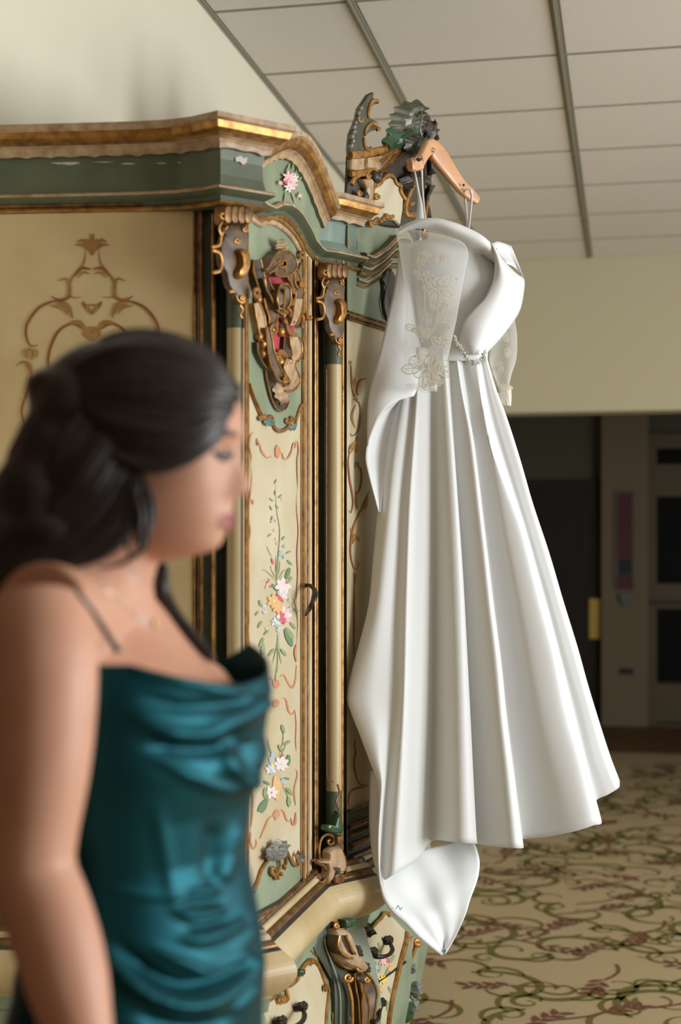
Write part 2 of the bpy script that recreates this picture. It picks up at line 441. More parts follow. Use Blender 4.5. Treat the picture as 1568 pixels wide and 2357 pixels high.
class EndSurf:
    """an end face Y = fy(X)"""
    def __init__(s, fy): s.fy = fy
    def at(s, px, py, off=0.0):
        Y = 2.68
        for _ in range(8): p = WY(px, py, Y); Y = s.fy(p.x) - off
        return WY(px, py, Y)
    def n(s, p): return Vector((s.fy(p.x + .004) - s.fy(p.x - .004), -.008, 0)).normalized()
def yE(X): return 2.684 + (X + 0.80) * 0.12
DOOR = Surf(lambda Y, z: -0.742 + (Y - 2.70) * 0.0392)
MID = Surf(lambda Y, z: bowx(Y))
def bulge(z): return interp(z, [(0.0, -0.03), (0.1, -0.01), (0.22, 0.02), (0.36, 0.045), (0.47, 0.05), (0.56, 0.035), (0.64, 0.01), (0.70, 0.0)])
LOWD = Surf(lambda Y, z: -0.735 + (Y - 2.70) * 0.0392 + bulge(z))
LOWM = Surf(lambda Y, z: bowx(Y, -0.676, 0.066) + bulge(z))
COL2 = Surf(lambda Y, z: -0.676 + (Y - 3.29) * 0.5)
LEG2 = Surf(lambda Y, z: -0.636 + (Y - 3.33) * 0.55 + bulge(z) * 0.6)
END = EndSurf(lambda X: yE(X) - .0035)
z1 = lambda x, y: (x / 2.24, 200 + y / 2.24)
z2 = lambda x, y: (450 + x / 2.851, 200 + y / 2.851)
z3 = lambda x, y: (540 + x / 4.286, 500 + y / 4.286)
z4 = lambda x, y: (540 + x / 3.92, 950 + y / 3.92)
z5 = lambda x, y: (540 + x / 3.92, 1500 + y / 3.92)
z6 = lambda x, y: (540 + x / 3.136, 1850 + y / 3.136)
z7 = lambda x, y: (800 + x / 3.484, 180 + y / 3.484)
z8 = lambda x, y: (850 + x / 3.92, 480 + y / 3.92)
def on(S, pts, z=None, off=0.0, n=None):
    """photograph polyline -> smooth 3D path on a surface"""
    q = [z(*p) if z else p for p in pts]
    q = spl(q, n or max(6, 5 * len(q)))
    return [S.at(a[0], a[1], off) for a in q]
def rod(mb, S, pts, r, z=None, off=0.0, flat=0.8, seg=8, n=None):
    path = on(S, pts, z, off, n)
    mb.tube(path, r, seg, flat, [S.n(p) for p in path])
def spiral(cx, cy, r, turns=1.25, start=0.0, sgn=1, n=14):
    return [(cx + r * (1 - 0.85 * i / (n - 1)) * math.cos(start + sgn * turns * 2 * math.pi * i / (n - 1)),
             cy + r * (1 - 0.85 * i / (n - 1)) * math.sin(start + sgn * turns * 2 * math.pi * i / (n - 1))) for i in range(n)]
PXM = 985.0                                                      # pixels per metre at the wardrobe's distance
def pxpath(S, pts, z, n):
    """photograph polyline -> list of (px, py, nx, ny): smooth positions and the direction across the stroke"""
    q = spl([z(*p) if z else p for p in pts], n or max(6, 5 * len(pts))); out = []
    for i, p in enumerate(q):
        a, c = q[max(i - 1, 0)], q[min(i + 1, len(q) - 1)]
        dx, dy = c[0] - a[0], c[1] - a[1]; L = math.hypot(dx, dy) + 1e-9
        out.append((p[0], p[1], -dy / L, dx / L))
    return out
def across(S, p, w, off):
    """two points w apart from the stroke's middle to either side, and the middle, on the surface"""
    k = w * PXM
    return S.at(p[0] - p[2] * k, p[1] - p[3] * k, off), S.at(p[0], p[1], off), S.at(p[0] + p[2] * k, p[1] + p[3] * k, off)
def band(mf, mr, S, pts, w, z=None, h=0.012, rim=0.0022, off=0.0, n=None):
    """a carved strap: hollowed face in builder mf, gilt rims in builder mr; w = half width (m, as seen) or list"""
    path = pxpath(S, pts, z, n); m = len(path)
    ww = [w] * m if not hasattr(w, '__len__') else [interp(i / (m - 1), [(k / (len(w) - 1), q) for k, q in enumerate(w)]) for i in range(m)]
    rings, A_, B_ = [], [], []
    for i, p in enumerate(path):
        a, c, b_ = across(S, p, ww[i], off + h * .8); nn = S.n(c); a, b_ = a - c, b_ - c; c = c - nn * h * .8
        rings.append([c + a - nn * .004, c + a + nn * h, c + a * .55 + nn * h * .78, c + nn * h * .66, c + b_ * .55 + nn * h * .78, c + b_ + nn * h, c + b_ - nn * .004])
        A_.append(c + a + nn * h); B_.append(c + b_ + nn * h)
    mf.loft(rings)
    if rim:
        mr.tube(A_, rim, 6); mr.tube(B_, rim, 6)
def leaf(mb, S, pts, w, z=None, off=0.004, th=0.006, lobes=4, n=14, curl=0.012):
    """carved leaf with lobed edges and a raised midrib"""
    n = max(n, lobes * 7 + 1); path = pxpath(S, pts, z, n); rings = []
    for i, p in enumerate(path):
        t = i / (n - 1)
        k = w * (math.sin(math.pi * (0.12 + 0.86 * t)) ** 0.7) * (1 + 0.18 * math.cos(2 * math.pi * lobes * t))
        a, c, b_ = across(S, p, k, off + curl * t * t); nn = S.n(c); a, b_ = a - c, b_ - c
        rings.append([c + a + nn * th * .1, c + a * .5 + nn * th * .9, c + nn * th * 1.5, c + b_ * .5 + nn * th * .9, c + b_ + nn * th * .1, c + b_ * .5 - nn * th * .3, c + a * .5 - nn * th * .3])
    mb.loft(rings)
def field(mb, S, outline, z=None, off=0.003, n=None, back=-0.004):
    """a flat plate with the given outline lying on the surface"""
    q = [z(*p) if z else p for p in outline]
    mb.prism([S.at(a, b_, off) for a, b_ in q], [S.at(a, b_, back) for a, b_ in q])
N_STROKE = 0
def stroke(mb, S, pts, w, z=None, off=0.0008, n=None, prof=None, thin=0.72):
    """one brush stroke of paint (w = half width in metres at its fullest)"""
    global N_STROKE
    N_STROKE += 1; off += (N_STROKE % 37) * 0.00003
    path = pxpath(S, pts, z, n); m = len(path); rows = [[], []]
    for i, p in enumerate(path):
        t = i / (m - 1)
        a, c, b_ = across(S, p, w * thin * (prof(t) if prof else (0.18 + 0.82 * math.sin(math.pi * t) ** 0.8)), off)
        rows[0].append(a); rows[1].append(b_)
    mb.grid(rows)

# ---- plan path helpers
def dense(path, step=0.012):
    out = []
    for a, b_ in zip(path, path[1:]):
        L = math.dist(a, b_); k = max(1, int(L / step))
        for i in range(k): out.append((lerp(a[0], b_[0], i / k), lerp(a[1], b_[1], i / k)))
    out.append(path[-1]); return out
def normals(path):
    res = []
    for i, p in enumerate(path):
        ds = []
        if i > 0: ds.append((p[0] - path[i - 1][0], p[1] - path[i - 1][1]))
        if i < len(path) - 1: ds.append((path[i + 1][0] - p[0], path[i + 1][1] - p[1]))
        ns = []
        for dx, dy in ds:
            L = math.hypot(dx, dy) + 1e-12; ns.append((dy / L, -dx / L))
        nx = sum(q[0] for q in ns); ny = sum(q[1] for q in ns); L = math.hypot(nx, ny) + 1e-12
        nx, ny = nx / L, ny / L
        c = max(0.45, nx * ns[0][0] + ny * ns[0][1])
        res.append((nx / c, ny / c))
    return res
def sweep(mb, path, prof, zf=None, mats=None, scallop=None, cap=True):
    """profile [(outward, z, material slot of the strip up to the next point)] swept along a plan path"""
    nr = normals(path); L = 0; cum = [0]
    for a, b_ in zip(path, path[1:]): L += math.dist(a, b_); cum.append(L)
    cols = []
    for k, (o, z, *_) in enumerate(prof):
        c = []
        for i, p in enumerate(path):
            dz = zf(cum[i] / L, k) if zf else 0.0
            if scallop and k in scallop: dz += 0.006 * abs(math.sin(cum[i] * math.pi / 0.045)) ** 0.5 - 0.003
            c.append((p[0] + nr[i][0] * o, p[1] + nr[i][1] * o, z + dz))
        cols.append(c)
    m = len(prof)
    for k in range(m):
        mb.m = prof[k][2]
        mb.grid([cols[k], cols[(k + 1) % m]])
    if cap:
        for i in (0, len(path) - 1):
            mb.add([cols[k][i] for k in range(m)], [tuple(range(m))])
    mb.m = 0
MIRS = []
def mir(o):
    """remember a part of the near half; its twin for the far half shares the mesh"""
    MIRS.append(o); return o

ENDP = [(-1.262, 2.622), (-1.1, 2.642), (-0.95, 2.658), (-0.87, 2.660), (-0.81, 2.648), (-0.775, 2.632)]
B1 = [(-0.775, 2.632), (-0.704, 2.708), (-0.740, 2.750)]
DR = [(-0.733, 2.725), (-0.713, 3.270)]
B2 = [(-0.722, 3.262), (-0.690, 3.288), (-0.640, 3.371), (-0.672, 3.400)]
MD = [(bowx(3.38 + 0.39 * 2 * i / 30, -0.665, 0.085), 3.38 + 0.39 * 2 * i / 30) for i in range(31)]

# ---- carcass
def carcass(o, z0, z1, name, m):
    half = [(-1.262, 2.705), (-0.815, 2.705), (-0.765, 2.735), (-0.752, 3.235), (-0.70, 3.325)]
    half = [(x + o, y) for x, y in half]
    full = half + [(bowx(3.34 + 0.86 * i / 12, -0.70 + o, 0.085), 3.34 + 0.86 * i / 12) for i in range(13)] + [(x, 2 * YC - y) for x, y in reversed(half)]
    full = [(-1.262, 2.705)] + full[1:-1] + [(-1.262, 2 * YC - 2.705)]
    b = MB(); b.prism([(x, y, z1) for x, y in full], [(x, y, z0) for x, y in full])
    return b.build(name, m, W, 30)
carcass(0, 0.70, 2.36, 'carcass', M['dkgreen'])

# ---- end panel (near side): frame, field, painted arabesque
def eprism(x0, x1, o, th, z0, z1_):
    b = MB(); q = [(x0, yE(x0) - o), (x1, yE(x1) - o), (x1, yE(x1) - o + th), (x0, yE(x0) - o + th)]
    b.prism([(x, y, z1_) for x, y in q], [(x, y, z0) for x, y in q]); return b
ep = eprism(-1.262, -0.80, 0, .024, 0.74, 2.258).build('end_panel', M['dkgreen'], W); mir(ep)
eb = MB()
xl, xr = max(-1.236, END.at(-24, 480).x), END.at(447, 480).x
zt, zb = END.at(220, 486).z, 0.95
for (o, r) in ((0.000, 0.0035), (0.008, 0.0022), (0.014, 0.004)):
    V_ = lambda x, z: (x, yE(x) - .002, z)
    for path in ([V_(xl - o, zb - o), V_(xl - o, zt + o)], [V_(xr + o, zb - o), V_(xr + o, zt + o)], [V_(xl - o, zt + o), V_(xr + o, zt + o)], [V_(xl - o, zb - o), V_(xr + o, zb - o)]):
        eb.tube(path, r, 6)
eb.each('panel_beading', M['gold_dark'], ep)
efield = eprism(xl, xr, .0035, .012, zb, zt).build('panel_field', M['cream_end'], ep)
eb = MB()
x = END.at(490.5, 900).x; eb.tube([(x, yE(x) - .001, 0.80), (x, yE(x) - .001, 2.225)], 0.004, 6)
rod(eb, END, [(x_, y_) for x_, y_ in spiral(503, 472, 11, 1.2, math.pi, 1)], 0.003)
eb.each('stile_beading', M['gold'], ep)
pb_, po_ = MB(), MB()
def sym(mb, pts, w, c=475, z=z1, n=None):
    for s in (1, -1):
        stroke(mb, END, [(p[0] if s > 0 else 2 * c - p[0], p[1]) for p in pts], w * 0.8, z, 0.0012, n)
def arabesque(z):
    sym(po_, [(440, 840), (430, 910), (370, 990), (355, 1050), (375, 1085), (420, 1082)], .0045, z=z)
    for q in ([(475, 860), (470, 810), (485, 755)], [(450, 840), (425, 815), (388, 815)], [(455, 830), (430, 790), (400, 800)], [(465, 835), (455, 790), (445, 790)], [(470, 790), (500, 800), (475, 870)]): sym(po_, q, .006, z=z)
    sym(pb_, [(385, 975), (420, 935), (470, 940)], .006, z=z); sym(po_, [(400, 985), (430, 955), (465, 965)], .004, z=z)
    sym(po_, [(300, 1000), (345, 990), (360, 1050), (335, 1095), (275, 1088)], .006, z=z)
    sym(pb_, [(365, 1060), (350, 1090), (300, 1098), (262, 1076)], .004, z=z)
    sym(pb_, [(340, 1110), (280, 1105), (200, 1140), (140, 1220), (135, 1290), (160, 1335), (198, 1330)], .0055, z=z)
    sym(po_, [(290, 1118), (345, 1125), (375, 1195)], .008, z=z); sym(po_, [(260, 1125), (320, 1140), (345, 1175)], .005, z=z)
    for q in ([(160, 1345), (130, 1365), (135, 1400)], [(155, 1350), (185, 1365), (180, 1400)], [(160, 1360), (160, 1390), (165, 1410)]): sym(po_, q, .007, z=z)
    sym(pb_, [(85, 1440), (125, 1415), (158, 1480), (140, 1560), (112, 1660), (118, 1720), (140, 1770)], .0055, z=z)
    sym(po_, [(115, 1415), (150, 1430), (160, 1500)], .007, z=z)
    sym(pb_, [(440, 1255), (370, 1222), (300, 1262), (258, 1350), (248, 1430), (268, 1490), (330, 1530)], .0055, z=z)
    sym(po_, [(350, 1220), (410, 1215), (455, 1275)], .009, z=z)
    for q in ([(475, 1300), (440, 1270), (470, 1235)], [(475, 1310), (455, 1280), (475, 1250)]): sym(po_, q, .009, z=z)
    sym(pb_, [(425, 1105), (440, 1128), (475, 1165)], .007, z=z); sym(po_, [(475, 1120), (450, 1135), (475, 1175)], .006, z=z)
arabesque(z1)
ZM = 2 * 1600
def z1m(x, y): return (x / 2.24, 2 * 1120 - (200 + y / 2.24))
arabesque(z1m)
pb_.build('painted_scroll', M['paintbrown'], efield, 0, fix=False)['kind'] = 'stuff'; po_.build('painted_leaf', M['paintochre'], efield, 0, fix=False)['kind'] = 'stuff'
# bare patches where the paint has chipped off the frieze are added with the frieze

# ---- frieze and cornice
def bumpD(s): return math.sin(math.pi * max(0, min(1, s))) ** 1.15
ZT = 2.395
CORN = [(-0.02, ZT, 1), (0.046, ZT, 1), (0.046, ZT - .010, 1), (0.040, ZT - .014, 0), (0.036, ZT - .026, 0), (0.026, ZT - .031, 3), (0.022, ZT - .037, 1), (0.014, ZT - .041, 1), (0.010, ZT - .048, 1), (0.008, ZT - .057, 2), (-0.02, ZT - .057, 2)]
LOWM_ = [(-0.02, ZT - .128, 2), (0.010, ZT - .128, 0), (0.0165, ZT - .132, 0), (0.0165, ZT - .136, 2), (0.010, ZT - .140, 2), (-.002, ZT - .146, 2), (-.006, ZT - .154, 0), (0.000, ZT - .156, 0), (0.002, ZT - .160, 0), (-0.003, ZT - .164, 2), (-0.02, ZT - .166, 2)]
CM = [M['gold'], M['tan'], M['green'], M['gold_dark']]
LMM = [M['gold'], M['tan'], M['green']]
LOWB = [(o, z, {0: 1}.get(m, m)) if i in (1, 2) else (o, z, m) for i, (o, z, m) in enumerate(LOWM_)]
# near end with the first corner block
pe = dense(ENDP + B1[1:])
b = MB(); sweep(b, pe, CORN, scallop=(8, 9)); mir(b.build('cornice', CM, W))
b = MB(); sweep(b, pe, [(-0.03, ZT - .05, 0), (0.0, ZT - .05, 0), (-.005, ZT - .075, 0), (-.004, ZT - .105, 0), (0.001, ZT - .13, 0), (-0.03, ZT - .13, 0)])
fr = b.build('frieze', M['green'], W); mir(fr)
b = MB(); sweep(b, pe, LOWB); mir(b.build('frieze_moulding', LMM, W))
# chipped paint
b = MB(); rnd = random.Random(3)
def chip(x0, x1, y, hgt, Sf):
    top, bot = [], []
    for i in range(9):
        x = lerp(x0, x1, i / 8); e = math.sin(math.pi * (i + .3) / 8.6)
        top.append((x, y - hgt * e * rnd.uniform(.5, 1))); bot.append((x, y + hgt * e * rnd.uniform(.4, 1)))
    q = top + bot[::-1]
    b.prism([Sf.at(a, c, .0008) for a, c in q], [Sf.at(a, c, -.002) for a, c in q])
FE = EndSurf(lambda X: interp(X, ENDP) + .0035)
for (x0, x1, y, h_) in ((-20, 22, 372, 3), (118, 184, 375, 6), (24, 52, 369, 4), (55, 80, 372, 1.5), (210, 265, 373, 1.2), (278, 312, 377, 2.2), (360, 384, 376, 2), (408, 418, 374, 2)): chip(x0, x1, y, h_, FE)
b.each('bare_patch', M['chip'], fr)
b = MB(); q = [(542, 362), (556, 358), (560, 364), (570, 362), (568, 374), (560, 380), (552, 372), (543, 372)]
BF = Surf(lambda Y, z: -0.775 - .0045 + .0014 + (Y - 2.632) * (0.071 / 0.076))
b.prism([BF.at(x, y, .0008) for x, y in q], [BF.at(x, y, -.002) for x, y in q]); b.each('bare_patch', M['chip'], fr)
# arched door head
pd = dense(DR)
def zfd(s, k): return -0.022 + 0.082 * bumpD(s)
b = MB(); sweep(b, pd, CORN, zf=zfd, scallop=(8, 9)); mir(b.build('arched_cornice', CM, W))
def zlow(s): return 0.040 * interp(s, [(0, 0), (.08, -.05), (.2, .12), (.3, .62), (.42, .95), (.5, 1), (.58, .95), (.7, .62), (.8, .12), (.92, -.05), (1, 0)])
b = MB(); sweep(b, pd, [(-0.03, ZT - .05, 0), (0.0, ZT - .05, 0), (-.005, ZT - .09, 0), (0.0, ZT - .13, 0), (-0.03, ZT - .13, 0)], zf=lambda s, k: zfd(s, k) if k < 2 else (zlow(s) if k > 2 else (zfd(s, k) + zlow(s)) / 2))
frd = b.build('arched_frieze', M['sage'], W); mir(frd)
b = MB(); sweep(b, pd, LOWB, zf=lambda s, k: zlow(s)); mir(b.build('arched_moulding', LMM, W))
# block above the second column
p2 = dense(B2)
b = MB(); sweep(b, p2, CORN, scallop=(8, 9)); mir(b.build('block_cornice', CM, W))
b = MB(); sweep(b, p2, [(-0.03, ZT - .05, 0), (0.0, ZT - .05, 0), (-.006, ZT - .06, 0), (-.008, ZT - .105, 0), (0.001, ZT - .122, 0), (0.003, ZT - .13, 0), (-0.03, ZT - .13, 0)]); mir(b.build('block_frieze', mat('block_blue_green', (120, 138, 126), 0.42, c2=(96, 112, 94), scale=8, amt=.8), W))
b = MB(); sweep(b, p2, LOWB); mir(b.build('block_moulding', LMM, W))
# middle: raised arch of mouldings under a tall frieze
def zmid(s): return 0.105 * interp(s, [(0, 0), (.06, .0), (.16, .35), (.26, .78), (.36, .9), (.42, .82), (.5, 1.0), (.58, .82), (.64, .9), (.74, .78), (.84, .35), (.94, 0), (1, 0)])
pm = dense(MD, .01)
b = MB(); sweep(b, pm, [(-0.06, ZT - .01, 0), (0.0, ZT - .012, 0), (-.004, ZT - .05, 0), (0.0, ZT - .12, 0), (-0.06, ZT - .12, 0)], zf=lambda s, k: (zmid(s) if k > 2 else 0.02 * math.sin(math.pi * s)))
frm = b.build('middle_frieze', M['sage'], W)
for j, (dz, do) in enumerate(((0, 0.018), (-.028, 0.006), (-.058, -0.004))):
    b = MB(); sweep(b, pm, [(-0.05, ZT - .115 + dz, 2), (do, ZT - .118 + dz, 1), (do + .008, ZT - .122 + dz, 1), (do + .008, ZT - .126 + dz, 2), (do, ZT - .132 + dz, 2), (do + .004, ZT - .136 + dz, 0), (do + .002, ZT - .141 + dz, 2), (do - .012, ZT - .148 + dz, 2), (-0.05, ZT - .15 + dz, 2)], zf=lambda s, k: zmid(s) * (1 - .02 * j))
    b.build('arch_moulding', LMM, W)
b = MB(); rod(b, MID, [(850, 520), (858, 510), (866, 515), (875, 503), (886, 507), (893, 497), (900, 503)], .004, off=.012); rod(b, MID, [(850, 508), (852, 520), (862, 512)], .003, off=.012); rod(b, MID, [(886, 502), (892, 494), (906, 500)], .003, off=.012)
b.each('frieze_scroll', M['gold'], frm)

# ---- doors of the outer bays
def zD(x, y): return DOOR.at(x, y).z
b = MB()
yl, yr_ = 2.722, 3.205
fxd = lambda Y: DOOR.fx(Y, 0)
out = [(yl, .805), (yr_, .805)] + [(lerp(yr_, yl, t), 2.262 + .045 * math.sin(math.pi * t)) for t in np.linspace(0, 1, 15)]
b.prism([(fxd(y), y, z) for y, z in out], [(fxd(y) - .03, y, z) for y, z in out])
door = b.build('door', M['cream'], W); mir(door)
b = MB(); field(b, DOOR, [(570, 506), (585, 512), (600, 518), (615, 514), (630, 514), (645, 522), (660, 534), (674, 550), (688, 573), (694, 600), (695, 932)] + list(reversed([(574, 886), (580, 903), (587, 921), (594, 940), (602, 957), (612, 967), (624, 970), (633, 985), (645, 991), (656, 990), (664, 984), (671, 972), (678, 975), (684, 955), (690, 940)])), off=.0015)
dgf = b.build('door_head_field', M['sage'], door)
b = MB(); field(b, DOOR, [(576, 2066), (590, 2041), (600, 2003), (617, 1980), (630, 1972), (650, 1962), (661, 1965), (674, 1987), (690, 1992), (693, 2032), (666, 2062), (584, 2108), (574, 2100)], off=.0015)
b.build('door_foot_field', M['sage'], door)
b = MB()
gl = [(574, 885), (587, 921), (602, 957), (612, 967)]
rod(b, DOOR, gl, .0045, off=.004); rod(b, DOOR, [(577, 886), (590, 921), (605, 955)], .002, off=.008)
rod(b, DOOR, [(626, 964), (633, 985), (645, 992), (658, 988), (668, 975), (671, 969)], .0045, off=.004)
rod(b, DOOR, [(680, 976), (687, 950), (694, 934), (701, 932), (703, 940)], .0045, off=.004)
for c in ((612, 960, 6, 1), (623, 963, 6, -1), (662, 968, 6, 1), (600, 962, 4, 1), (672, 965, 5, -1)): rod(b, DOOR, spiral(c[0], c[1], c[2], 1.1, 0, c[3]), .0035, off=.006)
b.each('gilt_scrollwork', M['gold'], door)
b = MB()
for q in ([(608, 965), (618, 975), (628, 978)], [(612, 972), (620, 968), (630, 972)], [(668, 978), (675, 985), (680, 975)]): leaf(b, DOOR, q, .006, off=.006, th=.004, n=8, curl=.004)
b.each('scroll_leaf', mat('blue_green_leaf', (92, 120, 112), .45), door)
# arched bead around the door head
b = MB(); rod(b, DOOR, [(566, 497), (580, 504), (600, 517), (612, 512), (630, 513), (648, 523), (665, 538), (680, 558), (692, 582)], .006, off=.004, n=40); b.build('door_head_moulding', M['tan'], door)
b = MB(); rod(b, DOOR, [(566, 489), (580, 494), (602, 507), (614, 502), (634, 502), (652, 511), (670, 528), (686, 549), (699, 574), (701, 592), (698, 604)], .0045, off=.004, n=40); rod(b, DOOR, spiral(697, 586, 8, 1.1, 1.5, 1), .004, off=.01); b.each('door_head_bead', M['gold'], door)
b = MB()
for q in ([(694, 605), (688, 625), (694, 648), (690, 675)], [(690, 660), (700, 668), (697, 690), (690, 700)]): rod(b, DOOR, q, .003, off=.005)
for c in ((693, 640, 5), (691, 690, 6)): rod(b, DOOR, spiral(*c, 1.2), .0025, off=.007)
rod(b, DOOR, [(702, 725), (712, 730), (716, 733)], .004, off=.014); b.ball(DOOR.at(715, 731, .018), .005); rod(b, DOOR, [(694, 722), (702, 712), (706, 724), (700, 742), (694, 752)], .0045, off=.008)
b.each('stile_scroll', M['gold'], door)
# vertical beads at both stiles
b = MB()
for px_, r in ((566, .004), (571, .0022)): rod(b, DOOR, [(px_, 500), (px_, 2100)], r, off=.003, n=2)
for x_, dx, r in ((699, -1, .0048), (709, -1, .003)): rod(b, DOOR, [(x_ , 590), (x_ + dx, 2022)], r, off=.006, n=2)
b.each('stile_beading', M['gold'], door)
b = MB(); rod(b, DOOR, [(704, 590), (702, 2022)], .0034, off=.006, n=2); rod(b, DOOR, [(713.5, 596), (712, 2024)], .0014, off=.006, n=2); b.each('stile_beading', M['tan'], door)
# door foot moulding
b = MB()
for k, (dy, r, m) in enumerate(((0, .006, 0), (9, .005, 1), (17, .005, 0), (-7, .003, 2))):
    b.m = m; rod(b, DOOR, [(570, 2124 + dy), (585, 2114 + dy), (640, 2084 + dy), (668, 2067 + dy), (684, 2052 + dy), (694, 2038 + dy), (699, 2022 + dy)], r, off=.006, n=26)
b.each('door_foot_moulding', [M['gold_dark'], M['tan'], M['iron']], door)
# carved motif above the foot
b = MB()
rod(b, DOOR, [(585, 2052), (594, 2030), (603, 2003), (620, 1976)], .0045, z=None, off=.005); rod(b, DOOR, [(662, 1962), (668, 1975), (675, 1988), (684, 1992)], .004, off=.005); rod(b, DOOR, [(658, 1962), (659, 1985), (655, 2000)], .004, off=.006)
rod(b, DOOR, [(622, 1975), (640, 1973), (645, 1995), (634, 2014), (624, 2006), (628, 1998), (634, 2002)], .0048, off=.008)
for c in ((633, 2021), (641, 2020), (648, 2012), (655, 1994), (578, 2050)): b.ball(DOOR.at(c[0], c[1], .006), .005, 8, 6)
rod(b, DOOR, [(575, 2070), (578, 2055), (586, 2047)], .005, off=.006); rod(b, DOOR, [(687, 1960), (683, 1975), (689, 1990)], .004, off=.01); 
b.each('foot_scroll', M['gold'], door)
b = MB()
for q, w in (([(640, 1975), (630, 1955), (640, 1932)], .011), ([(625, 1972), (615, 1972), (612, 1972)], .009), ([(650, 1970), (655, 1950), (663, 1945)], .009), ([(636, 1978), (620, 1965), (622, 1948)], .010), ([(688, 1985), (694, 1975), (690, 1962)], .006), ([(646, 1975), (650, 1965), (652, 1935)], .010)): leaf(b, DOOR, q, w, off=.006, th=.006, n=9, curl=.01)
b.each('foot_leaf', M['silverleaf'], door)
# painted scroll borders
pr = MB()
def pst(pts, w=.0022, z=z4): stroke(pr, DOOR, pts, w, z, .0012)
pst([(180, 190), (165, 180), (145, 215), (138, 300), (155, 390), (150, 460)]); pst([(205, 230), (215, 290), (200, 260)], .005); pst([(230, 275), (250, 350), (300, 405), (340, 390)], .003); pst([(385, 290), (400, 360), (390, 410)], .007); pst([(375, 310), (385, 360), (375, 400)], .006)
pst([(430, 360), (450, 415), (485, 410), (520, 340), (530, 290)], .003); pst([(520, 330), (545, 280), (550, 320)], .005); pst([(545, 290), (560, 255), (575, 270), (580, 340), (570, 450), (575, 700)], .002)
pst([(150, 460), (160, 600), (140, 800), (130, 950), (145, 1060), (135, 1180), (130, 1400), (120, 1520)], .002); pst([(145, 800), (165, 790), (170, 830)], .003); pst([(570, 700), (565, 850), (580, 1060), (570, 1250), (575, 1480), (560, 1720), (575, 1900), (565, 2100)], .002)
pst([(120, 1520), (115, 1700), (125, 1900), (140, 2100), (130, 2270)], .002); pst([(560, 2090), (550, 2160), (560, 2250)], .004); pst([(150, 2190), (165, 2230), (140, 2270)], .004)
pst([(560, 120), (555, 240), (525, 325), (480, 270), (445, 210), (410, 225)], .003, z5); pst([(380, 255), (395, 290), (370, 330)], .006, z5); pst([(380, 265), (365, 300), (385, 330)], .005, z5); pst([(350, 300), (350, 255), (310, 235), (280, 265)], .003, z5)
pst([(430, 415), (465, 430), (490, 530), (520, 565), (545, 530)], .003, z5); pst([(350, 480), (380, 450), (410, 470)], .007, z5); pst([(345, 465), (375, 490), (405, 455)], .005, z5); pst([(345, 480), (300, 510), (250, 620), (230, 650)], .003, z5)
pst([(545, 520), (560, 650), (555, 800), (560, 900)], .002, z5); pst([(555, 1060), (570, 1110), (545, 1230), (545, 1330), (555, 1390)], .0025, z5); pst([(150, 1200), (170, 1300), (165, 1450), (150, 1600)], .0025, z5)
pst([(150, 1620), (150, 1720), (175, 1780), (200, 1740), (195, 1690)], .003, z5); pst([(230, 1690), (270, 1600), (310, 1510), (350, 1480), (365, 1500)], .003, z5); pst([(350, 1490), (385, 1440), (410, 1480)], .006, z5); pst([(370, 1520), (385, 1470), (400, 1440)], .006, z5); pst([(420, 1425), (450, 1450), (475, 1520), (510, 1530)], .003, z5); pst([(510, 1500), (530, 1560), (550, 1540), (555, 1450)], .004, z5)
pr.build('painted_border', M['paintred'], door, 0, fix=False)['kind'] = 'stuff'
# painted bouquets
PB = {k: MB() for k in ('p_green', 'p_dgreen', 'p_white', 'p_pink', 'p_red', 'p_orange', 'p_blue', 'p_yellow')}
def petal(k, S, x, y, ang, l, w, z, off=.0014):
    stroke(PB[k], S, [(x, y), (x + math.cos(ang) * l * .5, y + math.sin(ang) * l * .5), (x + math.cos(ang) * l, y + math.sin(ang) * l)], w, z, off, 7, lambda t: math.sin(math.pi * (.06 + .9 * t)) ** .6)
def bloom(k, S, x, y, r, z, n=6, centre='p_yellow', k2=None, off=.0014):
    r *= .86
    for i in range(n):
        a = 6.283 * i / n + x; petal(k2 if (k2 and i % 2) else k, S, x, y, a, r, r * .00011 * (1 if z is not None else 4), z, off + .0001 * (i % 3))
    petal(centre, S, x - r * .12, y, 0, r * .26, r * .00005 * (1 if z is not None else 4), z, off + .0006)
rnd = random.Random(11)
def sprayl(S, pts, z, k='p_green', w=.0012):
    stroke(PB[k], S, pts, w, z, .001)
sprayl(DOOR, [(370, 610), (375, 760), (385, 900), (410, 1060), (400, 1250), (385, 1500), (392, 2000)], z4); sprayl(DOOR, [(380, 1280), (375, 1400), (385, 1500)], z4)
for (x, y, a) in ((365, 640, -1.2), (352, 800, -2.4), (375, 830, 1), (340, 880, -2), (345, 930, 1.8), (335, 1090, 2.4), (430, 1150, -1), (400, 770, -.8), (370, 700, 1.6)): petal('p_green', DOOR, x, y, a, 45, .0022, z4)
for (x, y) in ((340, 985), (375, 975), (430, 780), (375, 1140), (360, 1060), (385, 1180)): bloom('p_pink', DOOR, x, y, 16, z4, 4)
bloom('p_blue', DOOR, 452, 1205, 20, z4, 5); bloom('p_blue', DOOR, 420, 1270, 30, z4, 6); bloom('p_blue', DOOR, 445, 1300, 22, z4, 5)
for q in ([(290, 1200), (320, 1270), (340, 1300)], [(245, 1410), (300, 1440), (380, 1520)], [(400, 1500), (440, 1430), (480, 1410)], [(380, 1500), (350, 1450), (340, 1420)], [(395, 1480), (410, 1370), (405, 1330)]): sprayl(DOOR, q, z4)
